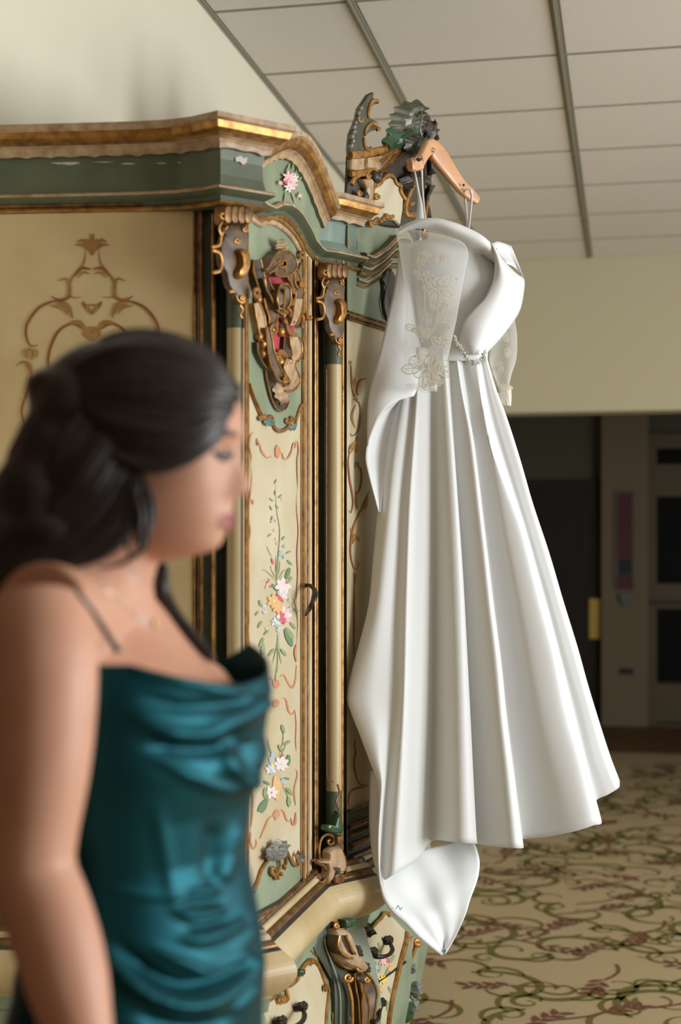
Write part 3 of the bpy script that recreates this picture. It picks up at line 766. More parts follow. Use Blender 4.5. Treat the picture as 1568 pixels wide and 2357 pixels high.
for (x, y, a, l, k) in ((335, 1310, 1.3, 60, 'p_red'), (335, 1380, 1.4, 50, 'p_pink'), (320, 1500, 2.2, 50, 'p_red'), (300, 1510, 2.9, 35, 'p_pink'), (300, 1545, 2.0, 50, 'p_pink'), (470, 1510, 1.6, 70, 'p_red'), (500, 1400, 1.9, 110, 'p_dgreen'), (520, 1480, 2.2, 80, 'p_green'), (390, 1610, -2.2, 80, 'p_dgreen'), (365, 1560, 2.9, 50, 'p_dgreen'), (505, 1890, .9, 80, 'p_green'), (460, 1950, 1.2, 170, 'p_dgreen'), (470, 1940, 1.0, 120, 'p_green'), (265, 2030, 2.0, 90, 'p_green'), (260, 2080, 1.6, 110, 'p_green'), (225, 1690, 1.3, 60, 'p_green'), (220, 1790, 2.2, 50, 'p_green'), (250, 1880, 2.1, 70, 'p_green'), (550, 1680, 1.4, 70, 'p_green'), (540, 1770, .4, 50, 'p_green'), (480, 1330, .8, 60, 'p_green'), (470, 1270, -.5, 50, 'p_green'), (360, 2130, 2.2, 80, 'p_green'), (420, 2130, .9, 80, 'p_green'), (310, 1960, 2.3, 60, 'p_green')): petal(k, DOOR, x, y, a, l, l * .00006, z4)
bloom('p_white', DOOR, 440, 1560, 88, z4, 7, 'p_pink', 'p_white'); bloom('p_white', DOOR, 430, 1640, 60, z4, 6, 'p_pink'); 
bloom('p_pink', DOOR, 448, 1820, 86, z4, 7, 'p_red', 'p_white'); petal('p_red', DOOR, 415, 1790, 1.3, 120, .006, z4, .0018); petal('p_red', DOOR, 455, 1850, 1.7, 60, .005, z4, .002)
bloom('p_orange', DOOR, 360, 1700, 78, z4, 7, 'p_white'); bloom('p_orange', DOOR, 390, 1760, 60, z4, 6, 'p_yellow'); petal('p_red', DOOR, 385, 1640, .9, 90, .006, z4, .0018)
for (x, y, r) in ((370, 1890, 50), (275, 1800, 26), (265, 1745, 22), (505, 1770, 22), (500, 1690, 20), (400, 1960, 30), (290, 1950, 16)): bloom('p_blue', DOOR, x, y, r, z4, 6, 'p_yellow', 'p_white')
for q in ([(392, 2000), (385, 2100), (345, 2260)], [(395, 2000), (400, 2130), (425, 2270)], [(390, 2000), (392, 2140), (390, 2350)]): sprayl(DOOR, q, z4, w=.0016)
# lower bouquet
for q in ([(430, 640), (440, 800), (400, 950)], [(300, 780), (320, 880), (350, 950)], [(480, 800), (440, 900), (400, 980)], [(230, 1440), (270, 1350), (330, 1250)], [(490, 1400), (480, 1300), (430, 1200)], [(380, 200), (370, 260), (385, 100)]): sprayl(DOOR, q, z5)
for (x, y, a, l, k) in ((490, 930, 1.6, 100, 'p_dgreen'), (450, 840, -.6, 70, 'p_green'), (300, 1330, 2.2, 140, 'p_dgreen'), (290, 1330, 1.9, 130, 'p_dgreen'), (280, 1230, 1.6, 90, 'p_green'), (240, 1080, 2.0, 120, 'p_green'), (230, 1140, 1.8, 90, 'p_green'), (450, 1140, .2, 50, 'p_dgreen'), (470, 1230, .8, 90, 'p_green'), (490, 1310, 1.5, 90, 'p_green'), (430, 660, 1.3, 80, 'p_green'), (320, 1200, -2.6, 60, 'p_dgreen'), (400, 840, 1.1, 70, 'p_green')): petal(k, DOOR, x, y, a, l, l * .00007, z5)
bloom('p_white', DOOR, 425, 1010, 80, z5, 7, 'p_pink', 'p_white'); petal('p_red', DOOR, 438, 925, 1.5, 65, .004, z5, .0022)
petal('p_blue', DOOR, 345, 900, 1.6, 110, .006, z5); petal('p_blue', DOOR, 320, 950, 1.3, 100, .006, z5); petal('p_yellow', DOOR, 343, 985, 1.7, 60, .003, z5, .002); bloom('p_white', DOOR, 330, 1060, 60, z5, 7, 'p_yellow', 'p_blue')
petal('p_orange', DOOR, 370, 1120, 1.5, 220, .011, z5); petal('p_orange', DOOR, 385, 1130, 1.3, 130, .007, z5); bloom('p_white', DOOR, 335, 1270, 70, z5, 6, 'p_red'); bloom('p_blue', DOOR, 440, 1170, 34, z5, 6); 
for k, mb in PB.items():
    if mb.f: mb.build('painted_bouquet', M[k], door, 0, fix=False)['kind'] = 'stuff'
# flower spray on the arched frieze and the corner flower of the drawer front (placed below)
PB = {k: MB() for k in PB}
FRD = Surf(lambda Y, z: -0.7315 + (Y - 2.725) * 0.0367)
for (x, y, r, k) in ((612, 590, 34, 'p_pink'), (640, 640, 30, 'p_pink'), (615, 660, 28, 'p_white'), (650, 600, 26, 'p_white'), (560, 630, 14, 'p_pink'), (685, 715, 14, 'p_pink'), (600, 620, 20, 'p_red')): bloom(k, FRD, x, y, r * 1.4, z2, 6, 'p_red' if k == 'p_white' else 'p_white')
for (x, y, a, l) in ((600, 560, -1.2, 60), (640, 540, -1.5, 50), (680, 610, -.8, 60), (690, 690, 1.2, 60), (600, 690, 1.8, 70), (640, 690, 1.3, 80), (660, 560, -1, 70)): petal('p_green', FRD, x, y, a, l, .003, z2)
for k, mb in PB.items():
    if mb.f: mb.build('painted_spray', M[k], frd, 0, fix=False)['kind'] = 'stuff'
# latch handle
b = MB(); hp = [DOOR.at(701, 1348, .006), DOOR.at(710, 1347, .015), DOOR.at(719, 1351, .03), DOOR.at(726, 1363, .045), DOOR.at(723, 1378, .05), DOOR.at(716, 1394, .045), DOOR.at(709, 1406, .03), DOOR.at(703, 1417, .02)]
hp = [Vector(p) for p in spl(hp, 24)]
b.tube(hp, [.004, .005, .005, .008, .005, .006, .002], 8); b.ball(DOOR.at(700, 1348, .004), .007)
b.build('door_handle', M['iron'], door, label='dark bronze drop handle')
# ------------------------------------------------------------------ carved cartouche on the outer door
def boss(mb, S, outline, h, z=None, off=0.0, k=(1.0, 1.0, .93, .8, .5), hh=(-.004, .25, .75, .95, 1.0), n=None):
    """a rounded carved lump with the given outline"""
    q = [z(*p) if z else p for p in outline]
    if n: q = [tuple(a) for a in spl(q + [q[0]], n + 1)[:-1]]
    pts = [S.at(a, b_, off + h * .6) for a, b_ in q]
    c = sum(pts, Vector()) / len(pts); nn = S.n(c); c = c - nn * (off + h * .6); pts = [p - nn * (off + h * .6) for p in pts]
    rings = []
    for kk, f in zip(k, hh): rings.append([c + (p - c) * kk + nn * ((f if f < 0 else f * h) + off) for p in pts])
    mb.loft(rings)
bt, br, bu, bo, gd, rim = MB(), MB(), MB(), MB(), MB(), MB()      # tan, brown, umber, olive gold, gold, rims
rd = MB(); field(rd, DOOR, [(270, 560), (330, 520), (470, 520), (560, 620), (640, 760), (630, 1000), (560, 1200), (480, 1340), (400, 1350), (330, 1310), (300, 1100), (240, 900)], z3, .006, back=-.002)
red = rd.build('cartouche_cloth', M['red'], door, label='crimson cloth backing')
mf = MB(); band(mf, rim, DOOR, [(330, 1440), (355, 1620), (400, 1790), (455, 1880), (500, 1800)], .009, z3, .008, .0018); bu.v += []; 
mf.each('cartouche_strap', M['umber'], door)
leaf(bt, DOOR, [(470, 360), (465, 300), (455, 215)], .014, z3, .008, .006, 5, 12, .02)
T_ = MB(); B_ = MB(); U_ = MB()
band(B_, rim, DOOR, [(300, 545), (350, 500), (400, 430), (460, 375), (510, 390), (545, 450), (520, 520), (440, 540), (400, 520)], [.005, .010, .012, .012, .010], z3, .022, .0022, .004)
band(U_, rim, DOOR, [(205, 420), (215, 520), (240, 620), (262, 720)], [.008, .011, .010, .008], z3, .018, .0022)
band(T_, rim, DOOR, [(205, 850), (235, 960), (255, 1070), (275, 1180), (300, 1230)], [.007, .010, .009, .007], z3, .015, .0022)
band(B_, rim, DOOR, [(525, 470), (555, 560), (595, 650), (625, 730), (620, 800)], [.012, .014, .012, .009], z3, .02, .0025)
band(T_, rim, DOOR, [(620, 790), (612, 900), (590, 1000), (560, 1065)], [.011, .010, .009, .007], z3, .016, .0022)
band(U_, rim, DOOR, [(288, 600), (318, 690), (365, 770), (395, 860), (445, 930), (500, 930)], [.006, .007, .007, .005, .004], z3, .02, .0025, .004)
band(B_, rim, DOOR, [(440, 910), (430, 800), (450, 700), (485, 695), (500, 770), (495, 850), (470, 900)], [.006, .009, .008, .007, .005], z3, .028, .0024, .006)
band(B_, rim, DOOR, [(310, 790), (345, 880), (365, 980), (350, 1060)], [.010, .013, .011, .007], z3, .018, .0022)
band(U_, rim, DOOR, [(510, 1180), (505, 1280), (505, 1390)], [.007, .008, .007], z3, .016, .0015)
band(T_, rim, DOOR, [(565, 1170), (590, 1260), (600, 1340), (575, 1410)], [.010, .013, .012, .009], z3, .018, .0024)
band(B_, rim, DOOR, [(312, 1090), (330, 1230), (345, 1340), (380, 1460), (430, 1560), (480, 1600), (510, 1590)], [.004, .006, .007, .009, .010, .007], z3, .02, .0024, .003)
band(T_, rim, DOOR, [(545, 1400), (525, 1480), (560, 1560), (580, 1620), (540, 1680), (480, 1690)], [.012, .014, .013, .010, .006], z3, .02, .0024, .002)
leaf(T_, DOOR, [(440, 1620), (450, 1700), (480, 1830)], .017, z3, .006, .008, 3, 12, .015)
band(U_, rim, DOOR, [(640, 1190), (655, 1290), (650, 1400)], [.004, .006, .004], z3, .014, .0018)
band(U_, rim, DOOR, [(255, 1230), (270, 1330), (300, 1420), (330, 1480)], [.010, .012, .009, .006], z3, .014, .0015)
for q, r in (([(340, 1110), (380, 1060), (415, 1090), (395, 1140), (330, 1150)], .005), ([(475, 1010), (510, 1040), (520, 1110), (560, 1150), (610, 1160)], .005), ([(400, 860), (430, 920), (480, 950), (505, 920)], .0045), ([(490, 840), (530, 900), (560, 940), (540, 990)], .004), ([(690, 690), (640, 700), (600, 660), (590, 560), (570, 470)], .004), ([(660, 960), (680, 1000), (660, 1070), (690, 1080)], .005), ([(350, 1290), (400, 1350), (460, 1340), (490, 1390)], .0045), ([(420, 1330), (470, 1320), (510, 1370)], .004), ([(600, 1440), (610, 1540), (595, 1640)], .0035), ([(700, 980), (740, 1005), (755, 985)], .004)): rod(gd, DOOR, q, r, z3, .016)
for c in ((545, 820, 45, 1.4, 0), (225, 740, 48, 1.2, 1), (455, 450, 30, 1.2, 2), (660, 660, 24, 1.1, 0), (575, 730, 26, 1.1, 3), (500, 1600, 30, 1.2, 0), (440, 1390, 24, 1.1, 2)): rod(gd, DOOR, spiral(*c[:3], c[3], c[4], 1), .0045, z3, .022, n=22)
for c, r in (((235, 1180), .010), ((270, 1250), .013), ((265, 1345), .010), ((225, 810), .010), ((365, 1110), .009), ((450, 1130), .011), ((470, 960), .010), ((440, 1430), .012), ((530, 1420), .011), ((580, 1050), .006), ((385, 735), .005), ((550, 520), .005)): gd.ball(DOOR.at(*z3(*c), .01), r, 10, 8)
boss(U_, DOOR, [(380, 1330), (460, 1310), (520, 1390), (500, 1480), (430, 1490), (380, 1420)], .016, z3, n=18)
boss(U_, DOOR, [(430, 960), (510, 940), (545, 1010), (515, 1110), (460, 1140), (420, 1120), (440, 1050)], .010, z3, n=18)
boss(U_, DOOR, [(170, 450), (200, 420), (260, 440), (270, 560), (220, 640), (180, 580)], .012, z3, n=18)
bt.each('cartouche_leaf', M['tan'], door); T_.each('cartouche_strap', M['tan'], door); B_.each('cartouche_strap', M['brown'], door); U_.each('cartouche_strap', M['umber'], door)
gd.each('cartouche_scroll', M['gold'], door)
o = rim.build('cartouche_rim', M['gold'], door); o['kind'] = 'stuff'

# ------------------------------------------------------------------ columns with capitals and feet
colm = MB()
zc0, zc1 = COL2.at(768, 838).z, COL2.at(768, 1822).z
shaft_c = Vector((-0.688, 3.289, 0)); N2 = COL2.n(Vector((0, 3.29, 1)))
def ring(c, r, z, n=24): return [(c.x + r * math.cos(6.2832 * i / n), c.y + r * math.sin(6.2832 * i / n), z) for i in range(n)]
colm.loft([ring(shaft_c, r, z) for r, z in ((.0190, zc0), (.0188, (zc0 + zc1) / 2), (.0190, zc1))])
column = colm.build('column', M['cream_col'], W, 40)
cb = MB()
boss(cb, COL2, [(885, 640), (960, 610), (1085, 640), (1078, 800), (1085, 1080), (1068, 1180), (1052, 1255), (1010, 1245), (965, 1165), (930, 1100), (915, 1000), (885, 960), (870, 800), (900, 700)], .012, z3, .017, n=30)
parts2 = [column]
def grab(lst):
    for o in (lst if isinstance(lst, list) else [lst]): attach(o, column); parts2.append(o)
grab(cb.each('capital_shield', M['brown'], column))
cb = MB()
for k in range(4):
    a0 = 885 + k * 48; boss(cb, COL2, [(a0, 470), (a0 + 30, 452), (a0 + 62, 475), (a0 + 66, 550), (a0 + 50, 610), (a0 + 10, 612), (a0 - 6, 550)], .024 + .003 * k, z3, .010, n=18)
grab(cb.each('capital_roll', M['gold_dark'], column))
cb = MB(); boss(cb, COL2, [(1050, 800), (1085, 820), (1100, 890), (1090, 980), (1055, 1050), (1015, 1050), (1005, 1010), (1035, 940), (1030, 860), (1015, 820)], .016, z3, .030, n=24)
grab(cb.each('capital_drop', M['gold'], column))
cb = MB()
for q, r in (([(925, 630), (885, 700), (870, 780), (810, 800)], .0032), ([(815, 825), (870, 850), (888, 920), (870, 990), (815, 1010)], .004), ([(945, 1160), (985, 1160), (1005, 1220), (1035, 1245), (1055, 1230)], .0035), ([(1020, 1265), (1040, 1300), (1025, 1350), (1040, 1370)], .0035), ([(880, 700), (865, 640), (900, 560), (890, 520), (860, 540)], .0032)): rod(cb, COL2, q, r, z3, .024)
for c in ((1040, 1205, 18), (1060, 645, 20), (900, 540, 34), (1000, 740, 22)): rod(cb, COL2, spiral(*c, 1.2), .0026, z3, .030, n=18)
grab(cb.each('capital_scroll', M['gold'], column))
cb = MB(); cb.loft([ring(shaft_c, .0200, z) for z in (zc0, zc0 + .235)])
grab(cb.each('capital_collar', M['green'], column))
# foot of the column
cb = MB(); boss(cb, COL2, [(925, 1470), (955, 1465), (965, 1530), (975, 1600), (965, 1640), (880, 1640), (820, 1610), (835, 1560), (890, 1575)], .016, z5, .018, n=24); boss(cb, COL2, [(928, 1440), (950, 1440), (952, 1470), (926, 1470)], .010, z5, .018, n=10)
grab(cb.each('foot_bell', M['leafgreen'], column))
cb = MB(); boss(cb, COL2, [(840, 1810), (870, 1775), (950, 1760), (975, 1800), (1000, 1870), (1005, 1960), (980, 1990), (900, 1985), (870, 2060), (845, 2090), (820, 2040), (835, 1960), (815, 1900), (780, 1885), (740, 1900), (765, 1875), (830, 1880)], .02, z5, .014, n=40)
grab(cb.each('foot_acanthus', M['tan'], column))
cb = MB()
for q, r in (([(770, 1890), (765, 1780), (785, 1690), (835, 1650), (890, 1670), (895, 1720), (860, 1740), (840, 1710), (862, 1700)], .0035), ([(930, 1200), (948, 1280), (918, 1350), (942, 1430)], .0028), ([(735, 1890), (800, 1930), (838, 2000), (800, 2080), (735, 2080), (722, 2040), (765, 2030), (760, 2055)], .005), ([(975, 1800), (1005, 1900), (1005, 2050)], .003)): rod(cb, COL2, q, r, z5, .022)
boss(cb, COL2, [(905, 1660), (965, 1655), (975, 1710), (960, 1745), (915, 1740)], .018, z5, .016, n=18); boss(cb, COL2, [(880, 2010), (930, 1985), (980, 2010), (985, 2060), (950, 2095), (890, 2090)], .018, z5, .016, n=18)
grab(cb.each('foot_scroll', M['gold_dark'], column))
cb = MB(); boss(cb, COL2, [(885, 1945), (920, 1940), (960, 1960), (935, 1985), (905, 1980)], .004, z5, .032, n=14)
grab(cb.each('foot_eye', M['umber'], column))
cb = MB(); cb.loft([ring(shaft_c, .0200, z) for z in (zc1 - .18, zc1)]); grab(cb.each('column_collar', M['green'], column))
# the near corner column is the same, shifted
DX, DYc = -0.0745, -0.589
def shifted(src, vec):
    c = src.copy(); col.objects.link(c); return c
c1 = column.copy(); col.objects.link(c1); c1.location = (DX, DYc, 0.004)
for o in parts2[1:]:
    q = o.copy(); col.objects.link(q); q.parent = c1
cols_ = [column, c1]
for src in (column, c1):                                            # far half
    c = src.copy(); col.objects.link(c); c.scale = (1, -1, 1); c.location = (src.location.x, 2 * YC - src.location.y, src.location.z)
    for o in parts2[1:]:
        q = o.copy(); col.objects.link(q); q.parent = c
# gilt edges beside the columns, and shade painted at the door gap
b = MB()
for x, r in ((725.5, .0042), (731, .002)): rod(b, COL2, [(x, 590), (x, 2030)], r, off=-.012, n=2)
for x, r in ((790, .0036),): rod(b, COL2, [(x, 600), (x - 2, 2000)], r, off=.003, n=2)
for o in b.each('gilt_and_shade_strip', M['gold'], W): mir(o)
b = MB(); rod(b, COL2, [(719, 590), (718, 2030)], .004, off=-.02, n=2)  # brown rod stands in for the shade in the door gap
for o in b.each('gilt_and_shade_strip', M['brown'], W): mir(o)
b = MB(); rod(b, COL2, [(752, 850), (753, 1825), (768, 1800)], .0012, off=.006, n=12)
for o in b.each('gilt_and_shade_strip', M['gold_dark'], W): mir(o)

# ------------------------------------------------------------------ middle bay
def bowgrid(z0, z1, o, name, m):
    b = MB(); ys_ = np.linspace(3.335, 2 * YC - 3.335, 40); zs = np.linspace(z0, z1, 4)
    b.grid([[(bowx(y) + o, y, z) for y in ys_] for z in zs] ); 
    b.grid([[(bowx(y) + o - .02, y, z) for y in ys_] for z in zs[::-1]])
    b.grid([[(bowx(y) + o - .02, y, z1) for y in ys_], [(bowx(y) + o, y, z1) for y in ys_]])
    return b.build(name, m, W, 40)
mdoor = bowgrid(.80, 2.33, 0.0, 'middle_door', M['cream'])
tym = bowgrid(2.125, 2.335, .002, 'tympanum', M['sage']); attach(tym, mdoor)
rail = bowgrid(.79, .925, .003, 'door_rail', M['dkgreen']); attach(rail, mdoor)
b = MB()
for z_, r in ((2.118, .005), (2.128, .003), (2.110, .003)): b.tube([(bowx(y) + .003, y, z_) for y in np.linspace(3.335, 4.205, 40)], r, 8)
b.each('door_beading', M['gold_dark'], mdoor)
b = MB()
for z_, r, o in ((.925, .004, .004), (.885, .007, .004), (.865, .005, .006), (.838, .009, .008), (.812, .006, .014)): b.tube([(bowx(y) + o, y, z_) for y in np.linspace(3.335, 4.205, 40)], r, 8)
b.each('rail_moulding', M['gold_dark'], mdoor)
b = MB(); boss(b, MID, [(880, 640), (895, 615), (912, 640), (915, 700), (900, 745), (885, 715)], .014, n=24)
for q in ([(880, 640), (888, 660), (884, 700), (892, 735)], [(900, 620), (893, 660), (900, 700)]): rod(b, MID, q, .004, off=.012)
b.each('carved_pendant', M['umber'], mdoor)
pb_, po_ = MB(), MB()
for q in ([(1140, 1435), (1150, 1470), (1155, 1560), (1162, 1680), (1185, 1770), (1200, 1740)], [(1310, 1590), (1240, 1610), (1210, 1680), (1215, 1750), (1228, 1745)], [(1185, 1800), (1230, 1830), (1245, 1930), (1228, 2080), (1190, 2145), (1150, 2155), (1150, 2130)], [(1130, 2340), (1140, 2270), (1165, 2240), (1200, 2270)]): stroke(pb_, MID, q, .0032, z3, .001)
for q in ([(1130, 1440), (1145, 1425), (1150, 1460)], [(1165, 1690), (1190, 1600), (1175, 1590)], [(1175, 1800), (1205, 1790), (1215, 1830)], [(1195, 1850), (1160, 1960), (1190, 2080)], [(1215, 2150), (1210, 2190), (1190, 2220)], [(1150, 2260), (1185, 2230), (1215, 2260)]): stroke(po_, MID, q, .004, z3, .001)
for q in ([(1070, 345), (1040, 370), (1028, 450), (1040, 600), (1062, 720), (1070, 820), (1052, 905), (1035, 880)], [(1110, 480), (1140, 500), (1150, 590), (1132, 690), (1105, 728), (1088, 700)], [(1222, 700), (1150, 860), (1085, 1000), (1055, 1130), (1050, 1280), (1075, 1395), (1105, 1410), (1122, 1360), (1105, 1340)], [(1083, 1440), (1088, 1500), (1086, 1560)], [(1083, 1550), (1082, 1800), (1080, 2180)]): stroke(pb_, MID, q, .003, z4, .001)
for q in ([(1050, 330), (1090, 285), (1108, 360)], [(1060, 350), (1085, 320), (1095, 350)], [(1088, 490), (1105, 448), (1130, 500)], [(1100, 730), (1100, 800), (1110, 870)], [(1205, 740), (1190, 840), (1140, 900)], [(1060, 1150), (1095, 1100), (1132, 1160)], [(1070, 1180), (1095, 1135), (1110, 1150)], [(1075, 1450), (1090, 1480), (1105, 1460)], [(1050, 1040), (1060, 1070), (1075, 1040)]): stroke(po_, MID, q, .004, z4, .0012)
for q in ([(1090, 780), (1085, 860), (1095, 900), (1080, 1000), (1095, 1100), (1130, 1190), (1210, 1200)], [(1210, 1210), (1150, 1220), (1050, 1260), (1030, 1350), (1035, 1400)]): stroke(pb_, MID, q, .003, z5, .001)
pb_.build('painted_scroll', M['paintbrown'], mdoor, 0, fix=False)['kind'] = 'stuff'; po_.build('painted_leaf', M['paintochre'], mdoor, 0, fix=False)['kind'] = 'stuff'

# ------------------------------------------------------------------ waist moulding and lower body
def mirror_path(p): return p + [(x, 2 * YC - y) for x, y in reversed(p)]
half = ENDP[:-1] + [(-0.775, 2.640), (-0.708, 2.712), (-0.730, 2.745), (-0.712, 3.225), (-0.690, 3.262), (-0.626, 3.352), (-0.652, 3.402)]
half = half + [(bowx(y, -.668, .066), y) for y in np.linspace(3.42, YC, 14)]
wp = dense(mirror_path(half)[:len(half)] + [(x, 2 * YC - y) for x, y in reversed(half[:-1])], .02)
tor = [(.014 + .034 * math.sin(math.pi * t) ** .8 + .012 * (1 - t), .772 - .094 * t, 1) for t in np.linspace(0.02, 1, 15)]
b = MB(); sweep(b, wp, [(-0.06, .812, 2), (-.006, .812, 0), (.001, .809, 0), (.003, .803, 2), (.004, .800, 1), (.008, .798, 1), (.011, .793, 1), (.011, .789, 2), (.011, .787, 0), (.016, .785, 0), (.020, .780, 0), (.021, .776, 2)] + tor + [(.012, .674, 3), (.009, .664, 3), (.006, .645, 3), (-.06, .645, 3)])
b.build('waist_moulding', [M['gold_dark'], M['cream_col'], M['umber'], M['sage']], W, 60)
b = MB(); zz = [.66, .60, .55, .50, .45, .40, .34, .28, .22, .16, .10]
sweep(b, wp, [(-.08, .66, 0)] + [(bulge(z) - .012, z, 0) for z in zz] + [(-.08, .10, 0)])
base = b.build('base_body', M['sage'], W, 50)
# near drawer front
b = MB(); bord = [(140, 1450), (240, 1420), (300, 1390), (340, 1425), (385, 1405), (372, 1320), (400, 1310), (450, 1270), (490, 1190), (550, 1130), (600, 1160), (640, 1250), (665, 1320), (680, 1340), (675, 1420), (665, 1500), (660, 1620), (655, 1900)]
def lowfield(S, outline, z, off): 
    b = MB(); q = spl([z(*p) for p in outline], 46); c = (sum(p[0] for p in q) / len(q), sum(p[1] for p in q) / len(q))
    rows = []
    for k in (1.0, .8, .6, .4, .2, .02): rows.append([S.at(c[0] + (p[0] - c[0]) * k, c[1] + (p[1] - c[1]) * k, off) for p in q])
    b.grid(rows, cu=True); return b
df = lowfield(LOWD, [(60, 1470)] + bord + [(600, 1960), (60, 1960)], z6, -.006).build('drawer_front', M['cream'], W, 0); mir(df)
b = MB(); rod(b, LOWD, [(60, 1480)] + bord, .0055, z6, -.004, n=90); b.build('drawer_border', M['gold'], df)
b = MB()
for c in ((345, 1410, 34), (560, 1140, 22), (665, 1330, 20)): rod(b, LOWD, spiral(*c, 1.2, 2), .004, z6, 0, n=18)
rod(b, LOWD, [(497, 930), (505, 980), (540, 1050), (610, 1120), (685, 1215), (712, 1330), (712, 1450), (705, 1700)], .003, z6, -.008, n=30)
b.each('drawer_scroll', M['gold'], df)
b = MB()
for q in ([(290, 1350), (330, 1330), (350, 1310)], [(310, 1370), (300, 1330), (270, 1320)], [(460, 1230), (480, 1215), (490, 1200)]): leaf(b, LOWD, q, .010, z6, .002, .006, 3, 9)
b.each('drawer_leaf', M['leafgreen'], df)
def bail(S, pts, knobs, z, parent):
    b = MB(); path = [S.at(*z(x, y), o) for x, y, o in pts]; path = [Vector(p) for p in spl(path, 22)]
    b.tube(path, [.004, .006, .0045, .006, .004], 8)
    for (x, y) in knobs:
        boss(b, S, [(x - 26, y - 10), (x - 8, y - 34), (x + 20, y - 28), (x + 30, y), (x + 18, y + 30), (x - 14, y + 28)], .016, z, 0, n=16)
        for a in range(4): b.ball(S.at(*z(x + 22 * math.cos(a * 1.57 + .5), y + 22 * math.sin(a * 1.57 + .5)), .012), .006, 8, 6)
    o = b.build('drawer_handle', M['iron'], parent, label='dark bronze bail handle'); return o
bail(LOWD, [(490, 1470, .012), (505, 1530, .03), (480, 1580, .035), (400, 1620, .035), (350, 1600, .03), (340, 1570, .012)], [(490, 1462), (340, 1565)], z6, df)
# carved leg under the second column
legs_parts = []
b = MB(); boss(b, LEG2, [(716, 905), (760, 890), (805, 905), (835, 960), (862, 1030), (885, 1100), (935, 1150), (965, 1200), (930, 1225), (870, 1195), (800, 1170), (742, 1100), (715, 1000)], .03, z6, .008, n=34)
leg = b.build('carved_bracket', M['tan'], W); mir(leg)
mf, rm = MB(), MB(); band(mf, rm, LEG2, [(768, 950), (772, 1010), (805, 1070), (850, 1100)], [.008, .013, .012, .006], z6, .03, .003, .018); band(mf, rm, LEG2, [(905, 1230), (945, 1290), (968, 1370), (960, 1470), (950, 1700)], [.012, .017, .016, .013, .012], z6, .02, .003, .008); band(mf, rm, LEG2, [(885, 1220), (900, 1330), (925, 1440), (930, 1600)], [.008, .010, .012, .010], z6, .016, .0025, .006)
mf.each('bracket_strap', M['brown'], leg); rm.each('bracket_rim', M['gold'], leg)
b = MB()
for q, r in (([(716, 900), (703, 970), (728, 1085), (790, 1172), (872, 1196)], .004), ([(680, 838), (738, 852), (748, 888), (728, 890), (730, 872)], .0045), ([(815, 1290), (842, 1390), (850, 1480), (850, 1700)], .005), ([(800, 905), (826, 960), (830, 1010)], .0035)): rod(b, LEG2, q, r, z6, .016)
for c in ((905, 1185, 28), (820, 1255, 34), (735, 880, 18), (955, 1270, 20)): rod(b, LEG2, spiral(*c, 1.35), .0042, z6, .03, n=20)
b.each('bracket_scroll', M['gold'], leg)
b = MB(); boss(b, LEG2, [(770, 835), (850, 825), (856, 860), (830, 895), (785, 895)], .03, z6, .010, n=18); b.each('bracket_bud', M['leafgreen'], leg)
b = MB()
for q, w in (([(860, 1030), (890, 1060), (905, 1100)], .010), ([(890, 1230), (905, 1260), (900, 1290)], .012), ([(930, 1150), (950, 1180), (955, 1215)], .010)): leaf(b, LEG2, q, w, z6, .02, .008, 3, 9)
b.each('bracket_leaf', M['mossy'], leg)
b = MB(); boss(b, LEG2, [(600, 880), (700, 850), (760, 900), (900, 1200), (930, 1500), (900, 2000), (730, 2000), (720, 1400), (690, 1200), (560, 1030)], .008, z6, -.002, n=40, k=(1, 1, .97, .9, .5)); b.each('bracket_ground', M['dkgreen'], leg)
b = MB(); rod(b, LEG2, [(650, 975), (660, 1040), (690, 1120), (725, 1210), (755, 1330), (765, 1450), (765, 1700)], .0022, z6, .008, n=24); b.each('bracket_line', M['sage'], leg)
# middle drawers
fld = [(838, 990), (848, 965), (900, 962), (945, 935), (985, 900), (1010, 880), (1060, 830), (1090, 795), (1120, 800), (1180, 860), (1238, 930), (1222, 1010), (1185, 1190), (1135, 1400), (1115, 1600), (1105, 1900), (940, 1900), (965, 1500), (975, 1400), (968, 1200), (900, 1090), (860, 1040)]
mdr = lowfield(LOWM, fld, z6, .003).build('middle_drawer', M['cream'], W, 0)
b = MB()
for q, r in (([(838, 1010), (840, 970), (870, 955), (910, 958), (942, 935), (930, 905), (912, 905)], .005), ([(955, 905), (1000, 885), (1035, 850), (1062, 825), (1085, 790), (1115, 795), (1118, 815)], .0048), ([(1244, 930), (1238, 1000), (1205, 1120), (1160, 1310), (1128, 1470), (1112, 1620), (1105, 1900)], .009)): rod(b, LOWM, q, r, z6, .006)
b.each('drawer_border', M['gold'], mdr)
b = MB()
for q in ([(940, 925), (965, 900), (985, 870)], [(960, 930), (990, 935), (1000, 945)], [(930, 900), (955, 885), (975, 880)]): leaf(b, LOWM, q, .011, z6, .004, .008, 3, 9)
b.each('drawer_leaf', M['mossy'], mdr)
b = MB(); b.tube([LOWM.at(852 + 83 * t, 2274 - 61 * t, .003) for t in np.linspace(0, .98, 14)], .0035, 6); b.each('drawer_gap', M['iron'], mdr)
bail(LOWM, [(1112, 990, .012), (1140, 1050, .035), (1115, 1090, .04), (1060, 1105, .04), (1010, 1100, .03), (1000, 1070, .012)], [(1110, 985), (1000, 1068)], z6, mdr)
bail(LOWM, [(1065, 1430, .012), (1050, 1490, .035), (1040, 1550, .04), (1005, 1575, .035), (975, 1550, .02), (965, 1530, .01)], [(1060, 1435), (985, 1600)], z6, mdr)
PB = {k: MB() for k in PB}
